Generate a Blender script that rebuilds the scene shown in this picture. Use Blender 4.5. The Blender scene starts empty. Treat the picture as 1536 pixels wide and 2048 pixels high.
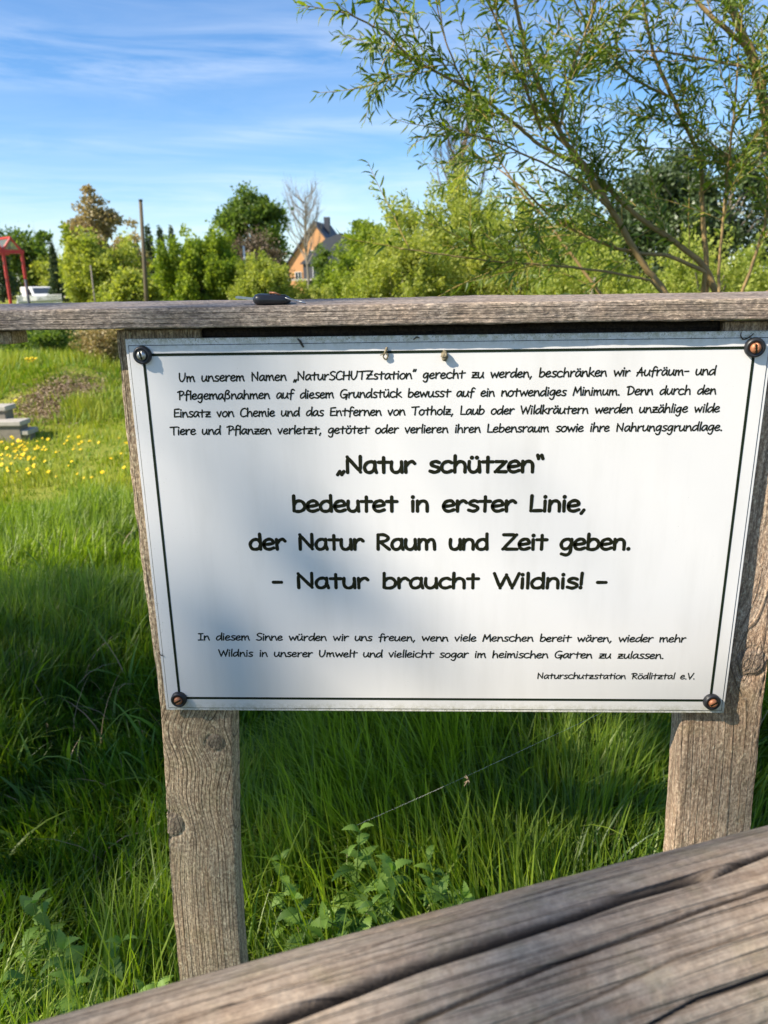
import bpy, math, random
import numpy as np
from mathutils import Vector, Matrix
S = bpy.context.scene
COL = S.collection
R = math.radians
rng = np.random.default_rng(7)
random.seed(7)

# ------------------------------------------------------------------ camera
CW = np.array([-0.04409, -1.00518, 1.50021])
RT = np.array([0.9993195, 0.0337792, -0.0148186])
UP = np.array([0.0043724, 0.2904247, 0.9568879])
FW = np.array([-0.0366266, 0.9563015, -0.2900793])
cam = bpy.data.cameras.new('camera')
camo = bpy.data.objects.new('camera', cam)
COL.objects.link(camo)
camo.matrix_world = Matrix(((RT[0], UP[0], -FW[0], CW[0]), (RT[1], UP[1], -FW[1], CW[1]), (RT[2], UP[2], -FW[2], CW[2]), (0, 0, 0, 1)))
cam.sensor_fit = 'VERTICAL'
cam.sensor_height = 36
cam.lens = 36 * 1500 / 2048
cam.clip_start = 0.02
cam.clip_end = 3000
cam.dof.use_dof = True
cam.dof.focus_distance = 1.1
cam.dof.aperture_fstop = 8.0
S.camera = camo

# ------------------------------------------------------------------ world, sun, exposure
SUN = np.array([-2.0, -1.0, 1.85]); SUN /= np.linalg.norm(SUN)      # towards the sun
W = bpy.data.worlds.new('World'); S.world = W; W.use_nodes = True
nt = W.node_tree; nt.nodes.clear()
def wn(t, **k):
    n = nt.nodes.new(t)
    for a, b in k.items(): setattr(n, a, b)
    return n
sky = wn('ShaderNodeTexSky', sky_type='NISHITA', sun_disc=False)
sky.sun_elevation = math.asin(SUN[2]); sky.sun_rotation = math.atan2(SUN[0], SUN[1]) % (2 * math.pi)
sky.air_density = 1.0; sky.dust_density = 0.15; sky.ozone_density = 4.0; sky.altitude = 0
hs = wn('ShaderNodeHueSaturation'); hs.inputs['Saturation'].default_value = 1.18; hs.inputs['Value'].default_value = 1.14
tc = wn('ShaderNodeTexCoord')
sep = wn('ShaderNodeSeparateXYZ')
# direction projected on a high flat layer: x/z, y/z
def wmath(op, a, b=None):
    n = wn('ShaderNodeMath', operation=op)
    for i, v in enumerate((a, b)):
        if v is None: continue
        if isinstance(v, (int, float)): n.inputs[i].default_value = v
        else: nt.links.new(v, n.inputs[i])
    return n.outputs[0]
nt.links.new(tc.outputs['Generated'], sep.inputs[0])
mp = wn('ShaderNodeMapping'); mp.inputs['Scale'].default_value = (3.2, 3.2, 30); mp.inputs['Rotation'].default_value = (0, R(-2.5), 0)
nt.links.new(tc.outputs['Generated'], mp.inputs[0])
n1 = wn('ShaderNodeTexNoise'); n1.inputs['Scale'].default_value = 1.0; n1.inputs['Detail'].default_value = 9; n1.inputs['Roughness'].default_value = 0.62; n1.inputs['Distortion'].default_value = 0.55
nt.links.new(mp.outputs[0], n1.inputs['Vector'])
wob_ = wn('ShaderNodeTexNoise'); wob_.inputs['Scale'].default_value = 3.0; wob_.inputs['Detail'].default_value = 2; nt.links.new(tc.outputs['Generated'], wob_.inputs['Vector'])
zw = wmath('ADD', sep.outputs[2], wmath('MULTIPLY', wmath('SUBTRACT', wob_.outputs[0], 0.5), 0.05))
zw = wmath('ADD', wmath('ADD', zw, 0.022), wmath('MULTIPLY', sep.outputs[0], -0.03))
band = wn('ShaderNodeValToRGB'); nt.links.new(zw, band.inputs[0]); els = band.color_ramp.elements
stops = [(0, .45), (.085, .55), (.105, .85), (.12, .45), (.14, .75), (.16, .60), (.178, .2), (.197, .72), (.212, .22), (.245, .15), (.27, 1.0), (.285, .75), (.31, .22), (.42, .4), (.6, .3), (1, .35)]
while len(els) < len(stops): els.new(0.5)
for e_, (p_, v_) in zip(els, stops): e_.position = p_; e_.color = (v_, v_, v_, 1)
r1 = wn('ShaderNodeMapRange'); r1.inputs[1].default_value = 0.36; r1.inputs[2].default_value = 0.74; nt.links.new(n1.outputs[0], r1.inputs[0])
cl = wmath('MULTIPLY', r1.outputs[0], band.outputs[0])
cl = wmath('MINIMUM', wmath('MULTIPLY', cl, 0.62), 0.6)
tint = wn('ShaderNodeMix', data_type='RGBA', blend_type='MULTIPLY'); tint.inputs[0].default_value = 1.0
tint.inputs['B'].default_value = (1.0, 1.01, 1.07, 1)
mix = wn('ShaderNodeMix', data_type='RGBA'); mix.inputs['B'].default_value = (7.6, 8.0, 8.6, 1)
bg = wn('ShaderNodeBackground'); bg.inputs['Strength'].default_value = 0.08
wo = wn('ShaderNodeOutputWorld')
nt.links.new(sky.outputs[0], hs.inputs['Color']); nt.links.new(hs.outputs[0], tint.inputs['A']); nt.links.new(tint.outputs['Result'], mix.inputs['A'])
nt.links.new(cl, mix.inputs[0])
nt.links.new(mix.outputs['Result'], bg.inputs['Color']); nt.links.new(bg.outputs[0], wo.inputs[0])
sl = bpy.data.lights.new('sun', 'SUN'); sl.energy = 4.9; sl.angle = R(0.53); sl.color = (1.0, 0.91, 0.77)
so = bpy.data.objects.new('sun', sl); COL.objects.link(so)
so.rotation_euler = Vector((-SUN[0], -SUN[1], -SUN[2])).to_track_quat('-Z', 'Y').to_euler()
so.location = (-20, -10, 20)
S.view_settings.view_transform = 'Standard'; S.view_settings.look = 'None'; S.view_settings.gamma = 1; S.view_settings.use_curve_mapping = False
S.view_settings.exposure = 0.98
S.cycles.max_bounces = 8; S.cycles.transparent_max_bounces = 8

# ------------------------------------------------------------------ helpers
def ray(x, y): return FW + RT * (x - 768) / 1500 - UP * (y - 1024) / 1500
def at_y(x, y, Y):
    d = ray(x, y); return CW + d * (Y - CW[1]) / d[1]
def at_z(x, y, Z):
    d = ray(x, y); return CW + d * (Z - CW[2]) / d[2]
def at_d(x, y, D):
    d = ray(x, y); return CW + d / np.linalg.norm(d) * D

def tag(o, label=None, cat=None, group=None, kind=None):
    if label: o['label'] = label
    if cat: o['category'] = cat
    if group: o['group'] = group
    if kind: o['kind'] = kind
    return o
def empty(name, loc=(0, 0, 0), label=None, cat=None, group=None):
    o = bpy.data.objects.new(name, None); COL.objects.link(o); o.location = loc; o.empty_display_size = 0.1
    return tag(o, label, cat, group)
def link(name, me, parent=None, loc=None):
    o = bpy.data.objects.new(name, me); COL.objects.link(o)
    if parent is not None: o.parent = parent
    if loc is not None: o.location = loc
    return o
def mesh(name, V, Fs, mats=None, attrs=None, smooth=False, midx=None):
    V = np.asarray(V, dtype=np.float32)
    if not isinstance(Fs, (list, tuple)): Fs = [Fs]
    Fs = [np.asarray(f, dtype=np.int32) for f in Fs if len(f)]
    loops = np.concatenate([f.ravel() for f in Fs]); sizes = np.concatenate([np.full(len(f), f.shape[1], np.int32) for f in Fs])
    starts = np.concatenate([[0], np.cumsum(sizes)[:-1]]).astype(np.int32)
    me = bpy.data.meshes.new(name)
    me.vertices.add(len(V)); me.vertices.foreach_set('co', V.ravel())
    me.loops.add(len(loops)); me.loops.foreach_set('vertex_index', loops)
    me.polygons.add(len(sizes)); me.polygons.foreach_set('loop_start', starts); me.polygons.foreach_set('loop_total', sizes)
    if mats is not None:
        for m in (mats if isinstance(mats, (list, tuple)) else [mats]): me.materials.append(m)
    if midx is not None: me.polygons.foreach_set('material_index', np.asarray(midx, np.int32))
    me.polygons.foreach_set('use_smooth', np.full(len(sizes), smooth))
    for k, a in (attrs or {}).items():
        a = np.asarray(a, np.float32)
        if a.ndim == 1:
            at = me.attributes.new(k, 'FLOAT', 'POINT'); at.data.foreach_set('value', a)
        else:
            at = me.attributes.new(k, 'FLOAT_VECTOR', 'POINT'); at.data.foreach_set('vector', a.ravel())
    me.update(calc_edges=True); me.validate()
    return me
class MB:
    def __init__(s): s.V = []; s.Q = []; s.T = []; s.n = 0; s.A = []
    def add(s, V, Q=None, T=None, a=0.5):
        V = np.asarray(V, float)
        if Q is not None and len(Q): s.Q.append(np.asarray(Q) + s.n)
        if T is not None and len(T): s.T.append(np.asarray(T) + s.n)
        s.V.append(V); s.A.append(np.full(len(V), a) if np.isscalar(a) else np.asarray(a)); s.n += len(V)
    def box(s, lo, hi, M=None, a=0.5):
        x0, y0, z0 = lo; x1, y1, z1 = hi
        V = np.array([(x0, y0, z0), (x1, y0, z0), (x1, y1, z0), (x0, y1, z0), (x0, y0, z1), (x1, y0, z1), (x1, y1, z1), (x0, y1, z1)], float)
        if M is not None: V = V @ M[:3, :3].T + M[:3, 3]
        s.add(V, [(0, 3, 2, 1), (4, 5, 6, 7), (0, 1, 5, 4), (1, 2, 6, 5), (2, 3, 7, 6), (3, 0, 4, 7)], a=a)
    def tube(s, P, r, k=6, a=0.5, cap=True):
        P = np.asarray(P, float); n = len(P); r = np.broadcast_to(np.asarray(r, float), (n,))
        T = np.gradient(P, axis=0); T /= np.linalg.norm(T, axis=1)[:, None] + 1e-9
        ref = np.array([0.31, 0.2, 0.93]) if abs(T.mean(0) @ [0, 0, 1]) < 0.8 * np.linalg.norm(T.mean(0)) + 1e-9 else np.array([1.0, 0.1, 0])
        U = np.cross(T, ref); U /= np.linalg.norm(U, axis=1)[:, None] + 1e-9
        B = np.cross(T, U)
        an = np.arange(k) * 2 * math.pi / k
        V = P[:, None, :] + r[:, None, None] * (np.cos(an)[None, :, None] * U[:, None, :] + np.sin(an)[None, :, None] * B[:, None, :])
        i = np.arange(n - 1)[:, None] * k; j = np.arange(k)[None, :]; j2 = (j + 1) % k
        Q = np.stack([i + j, i + j2, i + k + j2, i + k + j], -1).reshape(-1, 4)
        Tt = []
        if cap and k > 3:
            Tt = [(0, j + 1, j) for j in range(1, k - 1)] + [((n - 1) * k, (n - 1) * k + j, (n - 1) * k + j + 1) for j in range(1, k - 1)]
        s.add(V.reshape(-1, 3), Q, Tt, a)
    def build(s, name, mat, parent=None, smooth=False, loc=None):
        V = np.concatenate(s.V); F = []
        if s.Q: F.append(np.concatenate(s.Q))
        if s.T: F.append(np.concatenate([np.asarray(t).reshape(-1, 3) for t in s.T]))
        me = mesh(name, V, F, mat, {'tint': np.concatenate(s.A)}, smooth)
        return link(name, me, parent, loc)
def rotz(a, loc=(0, 0, 0)):
    M = np.eye(4); c, s_ = math.cos(a), math.sin(a); M[:2, :2] = [[c, -s_], [s_, c]]; M[:3, 3] = loc; return M
def vn(x, y, sc=1.0, seed=0):
    r = np.random.default_rng(seed); o = 0
    for i in range(6):
        a = r.uniform(0, 6.28); f = sc * r.uniform(0.6, 1.9); o = o + np.sin(x * math.cos(a) * f + y * math.sin(a) * f + r.uniform(0, 6.28))
    return o / 6 ** 0.5 / 0.9
def lin(r, g, b):
    f = lambda c: (c / 255 / 12.92) if c / 255 <= 0.04045 else ((c / 255 + 0.055) / 1.055) ** 2.4
    return (f(r), f(g), f(b), 1)

# ------------------------------------------------------------------ materials
class NT:
    def __init__(s, name):
        s.m = bpy.data.materials.new(name); s.m.use_nodes = True; s.t = s.m.node_tree; s.t.nodes.clear()
        s.out = s.t.nodes.new('ShaderNodeOutputMaterial')
    def n(s, t, ins=None, **k):
        n = s.t.nodes.new(t)
        for a, b in k.items(): setattr(n, a, b)
        for a, b in (ins or {}).items(): s.set(n.inputs[a], b)
        return n
    def set(s, sock, v):
        if isinstance(v, bpy.types.NodeSocket): s.t.links.new(v, sock)
        else: sock.default_value = v
    def math(s, op, a, b=0.0, c=None):
        n = s.n('ShaderNodeMath', operation=op); s.set(n.inputs[0], a); s.set(n.inputs[1], b)
        if c is not None: s.set(n.inputs[2], c)
        return n.outputs[0]
    def mix(s, f, a, b, mode='MIX'):
        n = s.n('ShaderNodeMix', data_type='RGBA', blend_type=mode); s.set(n.inputs[0], f); s.set(n.inputs['A'], a); s.set(n.inputs['B'], b); return n.outputs['Result']
    def noise(s, vec, scale, detail=3, rough=0.5, dist=0.0):
        n = s.n('ShaderNodeTexNoise', {'Scale': scale, 'Detail': detail, 'Roughness': rough, 'Distortion': dist})
        if vec is not None: s.set(n.inputs['Vector'], vec)
        return n.outputs[0]
    def map(s, vec, scale=(1, 1, 1), loc=(0, 0, 0)):
        n = s.n('ShaderNodeMapping'); n.inputs['Scale'].default_value = scale; n.inputs['Location'].default_value = loc; s.set(n.inputs[0], vec); return n.outputs[0]
    def rng(s, v, a, b, c=0.0, d=1.0):
        n = s.n('ShaderNodeMapRange'); s.set(n.inputs[0], v); n.inputs[1].default_value = a; n.inputs[2].default_value = b; n.inputs[3].default_value = c; n.inputs[4].default_value = d; return n.outputs[0]
    def ramp(s, v, stops):
        n = s.n('ShaderNodeValToRGB'); s.set(n.inputs[0], v); e = n.color_ramp.elements
        while len(e) < len(stops): e.new(0.5)
        for i, (p, c) in enumerate(stops): e[i].position = p; e[i].color = c
        return n.outputs[0]
    def attr(s, name): return s.n('ShaderNodeAttribute', attribute_name=name)
    def surf(s, sh): s.t.links.new(sh, s.out.inputs[0]); return s.m

def plain(name, col, rough=0.6, metal=0.0, var=0.12, scale=30, spec=0.5, bump=0.0):
    t = NT(name); tc = t.n('ShaderNodeTexCoord').outputs['Object']
    nz = t.noise(tc, scale, 4)
    c = t.mix(nz, tuple(x * (1 - var) for x in col[:3]) + (1,), tuple(min(1, x * (1 + var)) for x in col[:3]) + (1,))
    b = t.n('ShaderNodeBsdfPrincipled', {'Base Color': c, 'Roughness': rough, 'Metallic': metal, 'Specular IOR Level': spec})
    if bump:
        bp = t.n('ShaderNodeBump', {'Strength': 1.0, 'Distance': bump, 'Height': t.noise(tc, scale * 4, 4)}); t.set(b.inputs['Normal'], bp.outputs[0])
    return t.surf(b.outputs[0])

def leafmat(name, c0, c1, trans=0.45, tcol=None, gloss=0.08, rough=0.45):
    """c0..c1 across the tint attribute (0..1); light also passes through the leaf"""
    t = NT(name); a = t.attr('tint').outputs['Fac']
    c = t.mix(a, c0, c1)
    tcl = t.mix(1.0, c, tcol or (1.3, 1.35, 0.55, 1), 'MULTIPLY')
    d = t.n('ShaderNodeBsdfDiffuse', {'Color': c}); tr = t.n('ShaderNodeBsdfTranslucent', {'Color': tcl})
    m = t.n('ShaderNodeMixShader', {0: trans}); t.t.links.new(d.outputs[0], m.inputs[1]); t.t.links.new(tr.outputs[0], m.inputs[2])
    g = t.n('ShaderNodeBsdfGlossy', {'Color': (1, 1, 1, 1), 'Roughness': rough})
    m2 = t.n('ShaderNodeMixShader', {0: gloss}); t.t.links.new(m.outputs[0], m2.inputs[1]); t.t.links.new(g.outputs[0], m2.inputs[2])
    return t.surf(m2.outputs[0])

def woodmat(name, c_lo, c_hi, c_grey, line=0.5, fuzz=1.0, greyamt=0.4, bumpd=0.0028, rough=0.85, ws=0.45, alg=0.0, stripe=1.0, FZ=(1, 1, 0.55), KD=0.7):
    t = NT(name)
    g = t.attr('gco').outputs['Vector']; kn = t.attr('knot').outputs['Fac']
    rings = t.noise(t.map(g, (150 * stripe, 2.2, 150 * stripe)), 1.0, 3, 0.6)
    fib = t.noise(t.map(g, (520, 16, 520)), 1.0, 4, 0.7)
    tc = t.n('ShaderNodeTexCoord').outputs['Object']
    fz = t.noise(t.map(tc, FZ), 300, 4, 0.75); blot = t.noise(tc, 9, 4, 0.6); b2 = t.noise(tc, 38, 4, 0.65)
    c = t.mix(t.rng(rings, 0.35, 0.68), c_lo, c_hi)
    c = t.mix(t.math('MULTIPLY', t.rng(b2, 0.4, 0.7), greyamt), c, c_grey)
    c = t.mix(t.math('MULTIPLY', t.rng(blot, 0.42, 0.66), greyamt), c, c_grey)
    dk = t.math('MULTIPLY', t.rng(fib, 0.52, 0.34), 0.8 if KD < 0.9 else 0.55)
    c = t.mix(dk, c, tuple(x * 0.3 for x in c_lo[:3]) + (1,))
    sg = t.n('ShaderNodeSeparateXYZ', {0: g}); wv = t.math('SINE', t.math('ADD', t.math('MULTIPLY', sg.outputs[0], 880 * stripe), t.math('MULTIPLY', t.noise(t.map(g, (28, 1.1, 28)), 1.0, 2), 16.0)))
    ln = t.math('MULTIPLY', t.rng(wv, 0.72, 0.97), t.rng(t.noise(t.map(g, (60, 6, 60)), 1.0, 3), 0.36, 0.56)); c = t.mix(t.math('MULTIPLY', ln, line), c, tuple(x * 0.22 for x in c_lo[:3]) + (1,))
    c = t.mix(t.math('MULTIPLY', t.rng(fz, 0.53, 0.38), 0.8 * fuzz), c, tuple(x * 0.35 for x in c_lo[:3]) + (1,))
    c = t.mix(t.math('MULTIPLY', t.rng(fz, 0.55, 0.68), 0.6 * fuzz), c, tuple(min(1, x * 1.6) for x in c_hi[:3]) + (1,))
    if alg: c = t.mix(t.math('MULTIPLY', t.rng(t.noise(tc, 22, 5, 0.7), 0.5, 0.72), alg), c, (0.16, 0.17, 0.05, 1))
    c = t.mix(t.math('MULTIPLY', kn, KD), c, (0.035, 0.03, 0.028, 1) if KD > 0.9 else (0.085, 0.075, 0.07, 1))
    h = t.math('ADD', t.math('SUBTRACT', t.math('MULTIPLY', rings, 0.7), t.math('MULTIPLY', ln, 0.7)), t.math('ADD', t.math('MULTIPLY', fib, 0.5), t.math('MULTIPLY', fz, 0.9 * fuzz)))
    bp = t.n('ShaderNodeBump', {'Strength': 1.0, 'Distance': bumpd, 'Height': h})
    b = t.n('ShaderNodeBsdfPrincipled', {'Base Color': c, 'Roughness': rough, 'Specular IOR Level': ws, 'Normal': bp.outputs[0]})
    return t.surf(b.outputs[0])

M = {}
M['post'] = woodmat('weathered_post_wood', (0.43, 0.29, 0.17, 1), (0.74, 0.57, 0.37, 1), (0.52, 0.42, 0.30, 1), line=0.85, greyamt=0.35, alg=0.25)
M['post_r'] = woodmat('weathered_post_wood_reddish', (0.47, 0.30, 0.185, 1), (0.76, 0.55, 0.38, 1), (0.54, 0.43, 0.32, 1), line=0.35, greyamt=0.3, alg=0.22, stripe=0.6)
M['rail'] = woodmat('weathered_rail_wood', (0.25, 0.175, 0.125, 1), (0.56, 0.43, 0.31, 1), (0.43, 0.37, 0.31, 1), line=0.6, greyamt=0.55, ws=0.6, rough=0.62, alg=0.1, FZ=(0.5, 1, 1))
M['shade_wood'] = woodmat('shade_darkened_wood', (0.035, 0.021, 0.013, 1), (0.06, 0.04, 0.025, 1), (0.04, 0.033, 0.027, 1), line=0.4)  # beam colour near black: the shade under the rail is put into it
M['log'] = woodmat('debarked_log_wood', (0.27, 0.18, 0.115, 1), (0.54, 0.405, 0.275, 1), (0.45, 0.37, 0.285, 1), line=0.22, fuzz=0.35, greyamt=0.6, bumpd=0.003, alg=0.25, stripe=0.7, ws=0.2, FZ=(.5, .5, .5), KD=0.97)
M['rubber'] = plain('black_rubber', (0.018, 0.019, 0.022, 1), 0.42, bump=0.0002)
M['steel'] = plain('zinc_screw', (0.5, 0.5, 0.48, 1), 0.38, 0.85, 0.2, 200)
M['rust'] = plain('rusty_screw', (0.42, 0.17, 0.08, 1), 0.5, 0.35, 0.45, 260, bump=0.0002)
M['ink'] = plain('dark_print', (0.012, 0.013, 0.005, 1), 0.6, var=0.1, spec=0.15)
M['ink2'] = plain('green_black_print', (0.010, 0.018, 0.008, 1), 0.6, var=0.1, spec=0.2)

def boardmat():
    t = NT('white_sign_board'); tc = t.n('ShaderNodeTexCoord').outputs['Object']
    sp = t.n('ShaderNodeSeparateXYZ', {0: tc}); x, z = sp.outputs[0], sp.outputs[2]
    base = t.mix(t.noise(tc, 5, 3), (0.74, 0.72, 0.69, 1), (0.81, 0.785, 0.755, 1))
    # specks of dirt, denser towards the left and bottom edges
    dl = t.rng(x, -0.423, -0.36, 1, 0); db = t.rng(z, -0.281, -0.262, 1, 0); dt = t.rng(z, 0.262, 0.279, 0, 1)
    edge = t.math('MAXIMUM', t.math('MAXIMUM', t.math('MULTIPLY', dl, 0.55), db), dt)
    n = t.noise(tc, 620, 2, 0.5); big = t.noise(tc, 26, 4, 0.6)
    thr = t.math('ADD', t.math('MULTIPLY', edge, 0.17), t.math('MULTIPLY', t.rng(big, 0.5, 0.75), 0.10))
    sel = t.rng(t.math('ADD', n, thr), 0.765, 0.81)
    c = t.mix(t.math('MULTIPLY', sel, 0.75), base, (0.20, 0.18, 0.09, 1))
    sm = t.math('MULTIPLY', t.rng(t.noise(t.map(tc, (14, 14, 2.2)), 1.0, 5, 0.65), 0.48, 0.75), 0.20)
    c = t.mix(sm, c, (0.45, 0.43, 0.38, 1))
    em = t.math('MULTIPLY', t.math('MAXIMUM', db, dt), t.rng(t.noise(tc, 90, 5, 0.8), 0.42, 0.6))
    c = t.mix(t.math('MULTIPLY', em, 0.75), c, (0.33, 0.31, 0.18, 1))
    bp = t.n('ShaderNodeBump', {'Strength': 0.5, 'Distance': 0.0006, 'Height': t.noise(tc, 7, 3)})
    b = t.n('ShaderNodeBsdfPrincipled', {'Base Color': c, 'Roughness': 0.34, 'Specular IOR Level': 0.5, 'Normal': bp.outputs[0]})
    return t.surf(b.outputs[0])
M['board'] = boardmat()
M['willow_leaf'] = leafmat('willow_leaf', (0.045, 0.095, 0.008, 1), (0.22, 0.28, 0.03, 1), 0.5, (1.6, 1.6, 0.5, 1), 0.035, 0.5)
M['grass'] = leafmat('grass_blades', (0.045, 0.115, 0.006, 1), (0.28, 0.37, 0.024, 1), 0.5, (1.4, 1.5, 0.45, 1), 0.03, 0.5)
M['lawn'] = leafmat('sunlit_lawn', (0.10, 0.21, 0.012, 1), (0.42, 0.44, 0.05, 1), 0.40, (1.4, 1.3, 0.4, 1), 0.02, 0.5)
M['nettle'] = leafmat('nettle_leaf', (0.05, 0.12, 0.018, 1), (0.19, 0.31, 0.05, 1), 0.4, (1.4, 1.6, 0.5, 1), 0.02, 0.6)
M['bush_y'] = leafmat('fresh_yellow_green_leaf', (0.20, 0.26, 0.045, 1), (0.46, 0.48, 0.13, 1), 0.5, (1.4, 1.4, 0.5, 1), 0.006)
M['bush_g'] = leafmat('fresh_green_leaf', (0.11, 0.18, 0.022, 1), (0.34, 0.41, 0.07, 1), 0.5, (1.4, 1.4, 0.5, 1), 0.006)
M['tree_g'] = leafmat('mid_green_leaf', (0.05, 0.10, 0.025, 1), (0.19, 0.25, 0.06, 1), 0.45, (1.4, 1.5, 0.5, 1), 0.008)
M['conif'] = leafmat('dark_needles', (0.028, 0.052, 0.022, 1), (0.10, 0.14, 0.05, 1), 0.15, None, 0.03)
M['blossom'] = leafmat('brownish_blossom', (0.24, 0.21, 0.08, 1), (0.48, 0.37, 0.20, 1), 0.35, (1.2, 1.1, 0.7, 1), 0.02)
M['brown_twig'] = leafmat('brown_bare_twigs', (0.085, 0.06, 0.04, 1), (0.17, 0.13, 0.085, 1), 0.1, None, 0.02)
M['litter'] = leafmat('dead_leaf_litter', (0.18, 0.12, 0.07, 1), (0.42, 0.32, 0.21, 1), 0.15, None, 0.02)
M['bark'] = plain('olive_bark', (0.27, 0.18, 0.07, 1), 0.75, var=0.35, scale=40, bump=0.001)
M['twigm'] = plain('yellow_twig_bark', (0.38, 0.26, 0.07, 1), 0.6, var=0.3, scale=60)
M['bark_g'] = plain('grey_bark', (0.20, 0.175, 0.14, 1), 0.9, var=0.3, scale=20, bump=0.002)
M['yellow'] = plain('dandelion_yellow', (0.85, 0.62, 0.01, 1), 0.6, var=0.1)
M['stem'] = plain('green_stem', (0.10, 0.17, 0.03, 1), 0.5, var=0.2)
M['red'] = plain('red_painted_steel', (0.50, 0.03, 0.025, 1), 0.4, var=0.15, scale=8)
M['white'] = plain('white_paint', (0.72, 0.72, 0.70, 1), 0.4, var=0.06)
M['tyre'] = plain('tyre_rubber', (0.02, 0.02, 0.02, 1), 0.8)
M['dark'] = plain('dark_plastic', (0.02, 0.021, 0.024, 1), 0.35)
M['polewood'] = plain('tarred_pole_wood', (0.11, 0.085, 0.05, 1), 0.85, var=0.3, scale=6)
M['brick'] = plain('orange_brick_gable', (0.55, 0.28, 0.12, 1), 0.85, var=0.16, scale=1.3)
M['slate'] = plain('dark_slate', (0.035, 0.04, 0.055, 1), 0.6, var=0.2, scale=2)
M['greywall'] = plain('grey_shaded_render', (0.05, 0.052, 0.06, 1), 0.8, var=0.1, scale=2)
M['concrete'] = plain('weathered_step_timber', (0.38, 0.35, 0.30, 1), 0.85, var=0.3, scale=14, bump=0.002)
M['silk'] = plain('spider_silk', (0.8, 0.8, 0.78, 1), 0.3)
M['husk'] = plain('insect_husk', (0.20, 0.165, 0.10, 1), 0.8, var=0.5, scale=400, bump=0.0005)
M['husk2'] = plain('dark_larva_skin', (0.06, 0.045, 0.03, 1), 0.7, var=0.5, scale=400)
def glassmat():
    t = NT('window_glass'); b = t.n('ShaderNodeBsdfPrincipled', {'Base Color': (0.04, 0.05, 0.06, 1), 'Roughness': 0.06, 'Specular IOR Level': 0.9}); return t.surf(b.outputs[0])
M['glass'] = glassmat()
def clearglass():
    t = NT('shelter_glass'); tr = t.n('ShaderNodeBsdfTransparent', {'Color': (0.8, 0.84, 0.84, 1)}); g = t.n('ShaderNodeBsdfGlossy', {'Roughness': 0.1, 'Color': (1, 1, 1, 1)})
    d = t.n('ShaderNodeBsdfDiffuse', {'Color': (0.5, 0.52, 0.52, 1)})
    m0 = t.n('ShaderNodeMixShader', {0: 0.18}); t.t.links.new(tr.outputs[0], m0.inputs[1]); t.t.links.new(d.outputs[0], m0.inputs[2])
    m = t.n('ShaderNodeMixShader', {0: 0.10}); t.t.links.new(m0.outputs[0], m.inputs[1]); t.t.links.new(g.outputs[0], m.inputs[2]); return t.surf(m.outputs[0])
M['clear'] = clearglass()

# ------------------------------------------------------------------ terrain
def smooth(a, b, v):
    t = np.clip((v - a) / (b - a), 0, 1); return t * t * (3 - 2 * t)
def gz(x, y):
    x = np.asarray(x, float); y = np.asarray(y, float)
    m = 0.44 * smooth(-3.1, -4.9, x) + 0.07
    bank = m * smooth(6.7, 9.4, y) * (1 - 0.5 * smooth(9.8, 12.5, y))
    far = 0.30 * smooth(12, 22, y)
    z = bank + far + 0.018 * vn(x, y, 1.6, 3) * smooth(0.5, 3, y)
    return z - 0.10 * smooth(1.6, 0.2, y) * smooth(-3.5, -0.5, y)
def groundmat():
    t = NT('meadow_soil'); tc = t.n('ShaderNodeTexCoord').outputs['Object']
    a = t.noise(tc, 3.0, 5, 0.65); b = t.noise(tc, 40, 4, 0.6)
    c = t.mix(t.rng(a, 0.35, 0.65), (0.045, 0.07, 0.012, 1), (0.09, 0.10, 0.03, 1))
    c = t.mix(t.math('MULTIPLY', t.rng(b, 0.5, 0.7), 0.6), c, (0.12, 0.085, 0.05, 1))
    sp = t.n('ShaderNodeSeparateXYZ', {0: tc})
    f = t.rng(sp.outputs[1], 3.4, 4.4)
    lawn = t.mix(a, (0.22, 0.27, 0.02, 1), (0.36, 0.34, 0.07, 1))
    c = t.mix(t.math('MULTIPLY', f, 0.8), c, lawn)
    bp = t.n('ShaderNodeBump', {'Strength': 1, 'Distance': 0.02, 'Height': b})
    d = t.n('ShaderNodeBsdfPrincipled', {'Base Color': c, 'Roughness': 0.95, 'Specular IOR Level': 0.15, 'Normal': bp.outputs[0]}); return t.surf(d.outputs[0])
xs = np.concatenate([[-900, -300, -120, -60, -40], np.arange(-25, 25.01, 0.25), [40, 60, 120, 300, 900]])
ys = np.concatenate([[-300, -100, -40, -20], np.arange(-10, 30.01, 0.25), [40, 60, 90, 150, 300, 600, 1500]])
X, Y = np.meshgrid(xs, ys); Z = gz(X, Y)
nx, ny = len(xs), len(ys)
i = (np.arange(ny - 1)[:, None] * nx + np.arange(nx - 1)[None, :]).ravel()
tag(link('ground', mesh('ground', np.stack([X, Y, Z], -1).reshape(-1, 3), np.stack([i, i + 1, i + nx + 1, i + nx], -1), groundmat(), smooth=True)), kind='structure')

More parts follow.
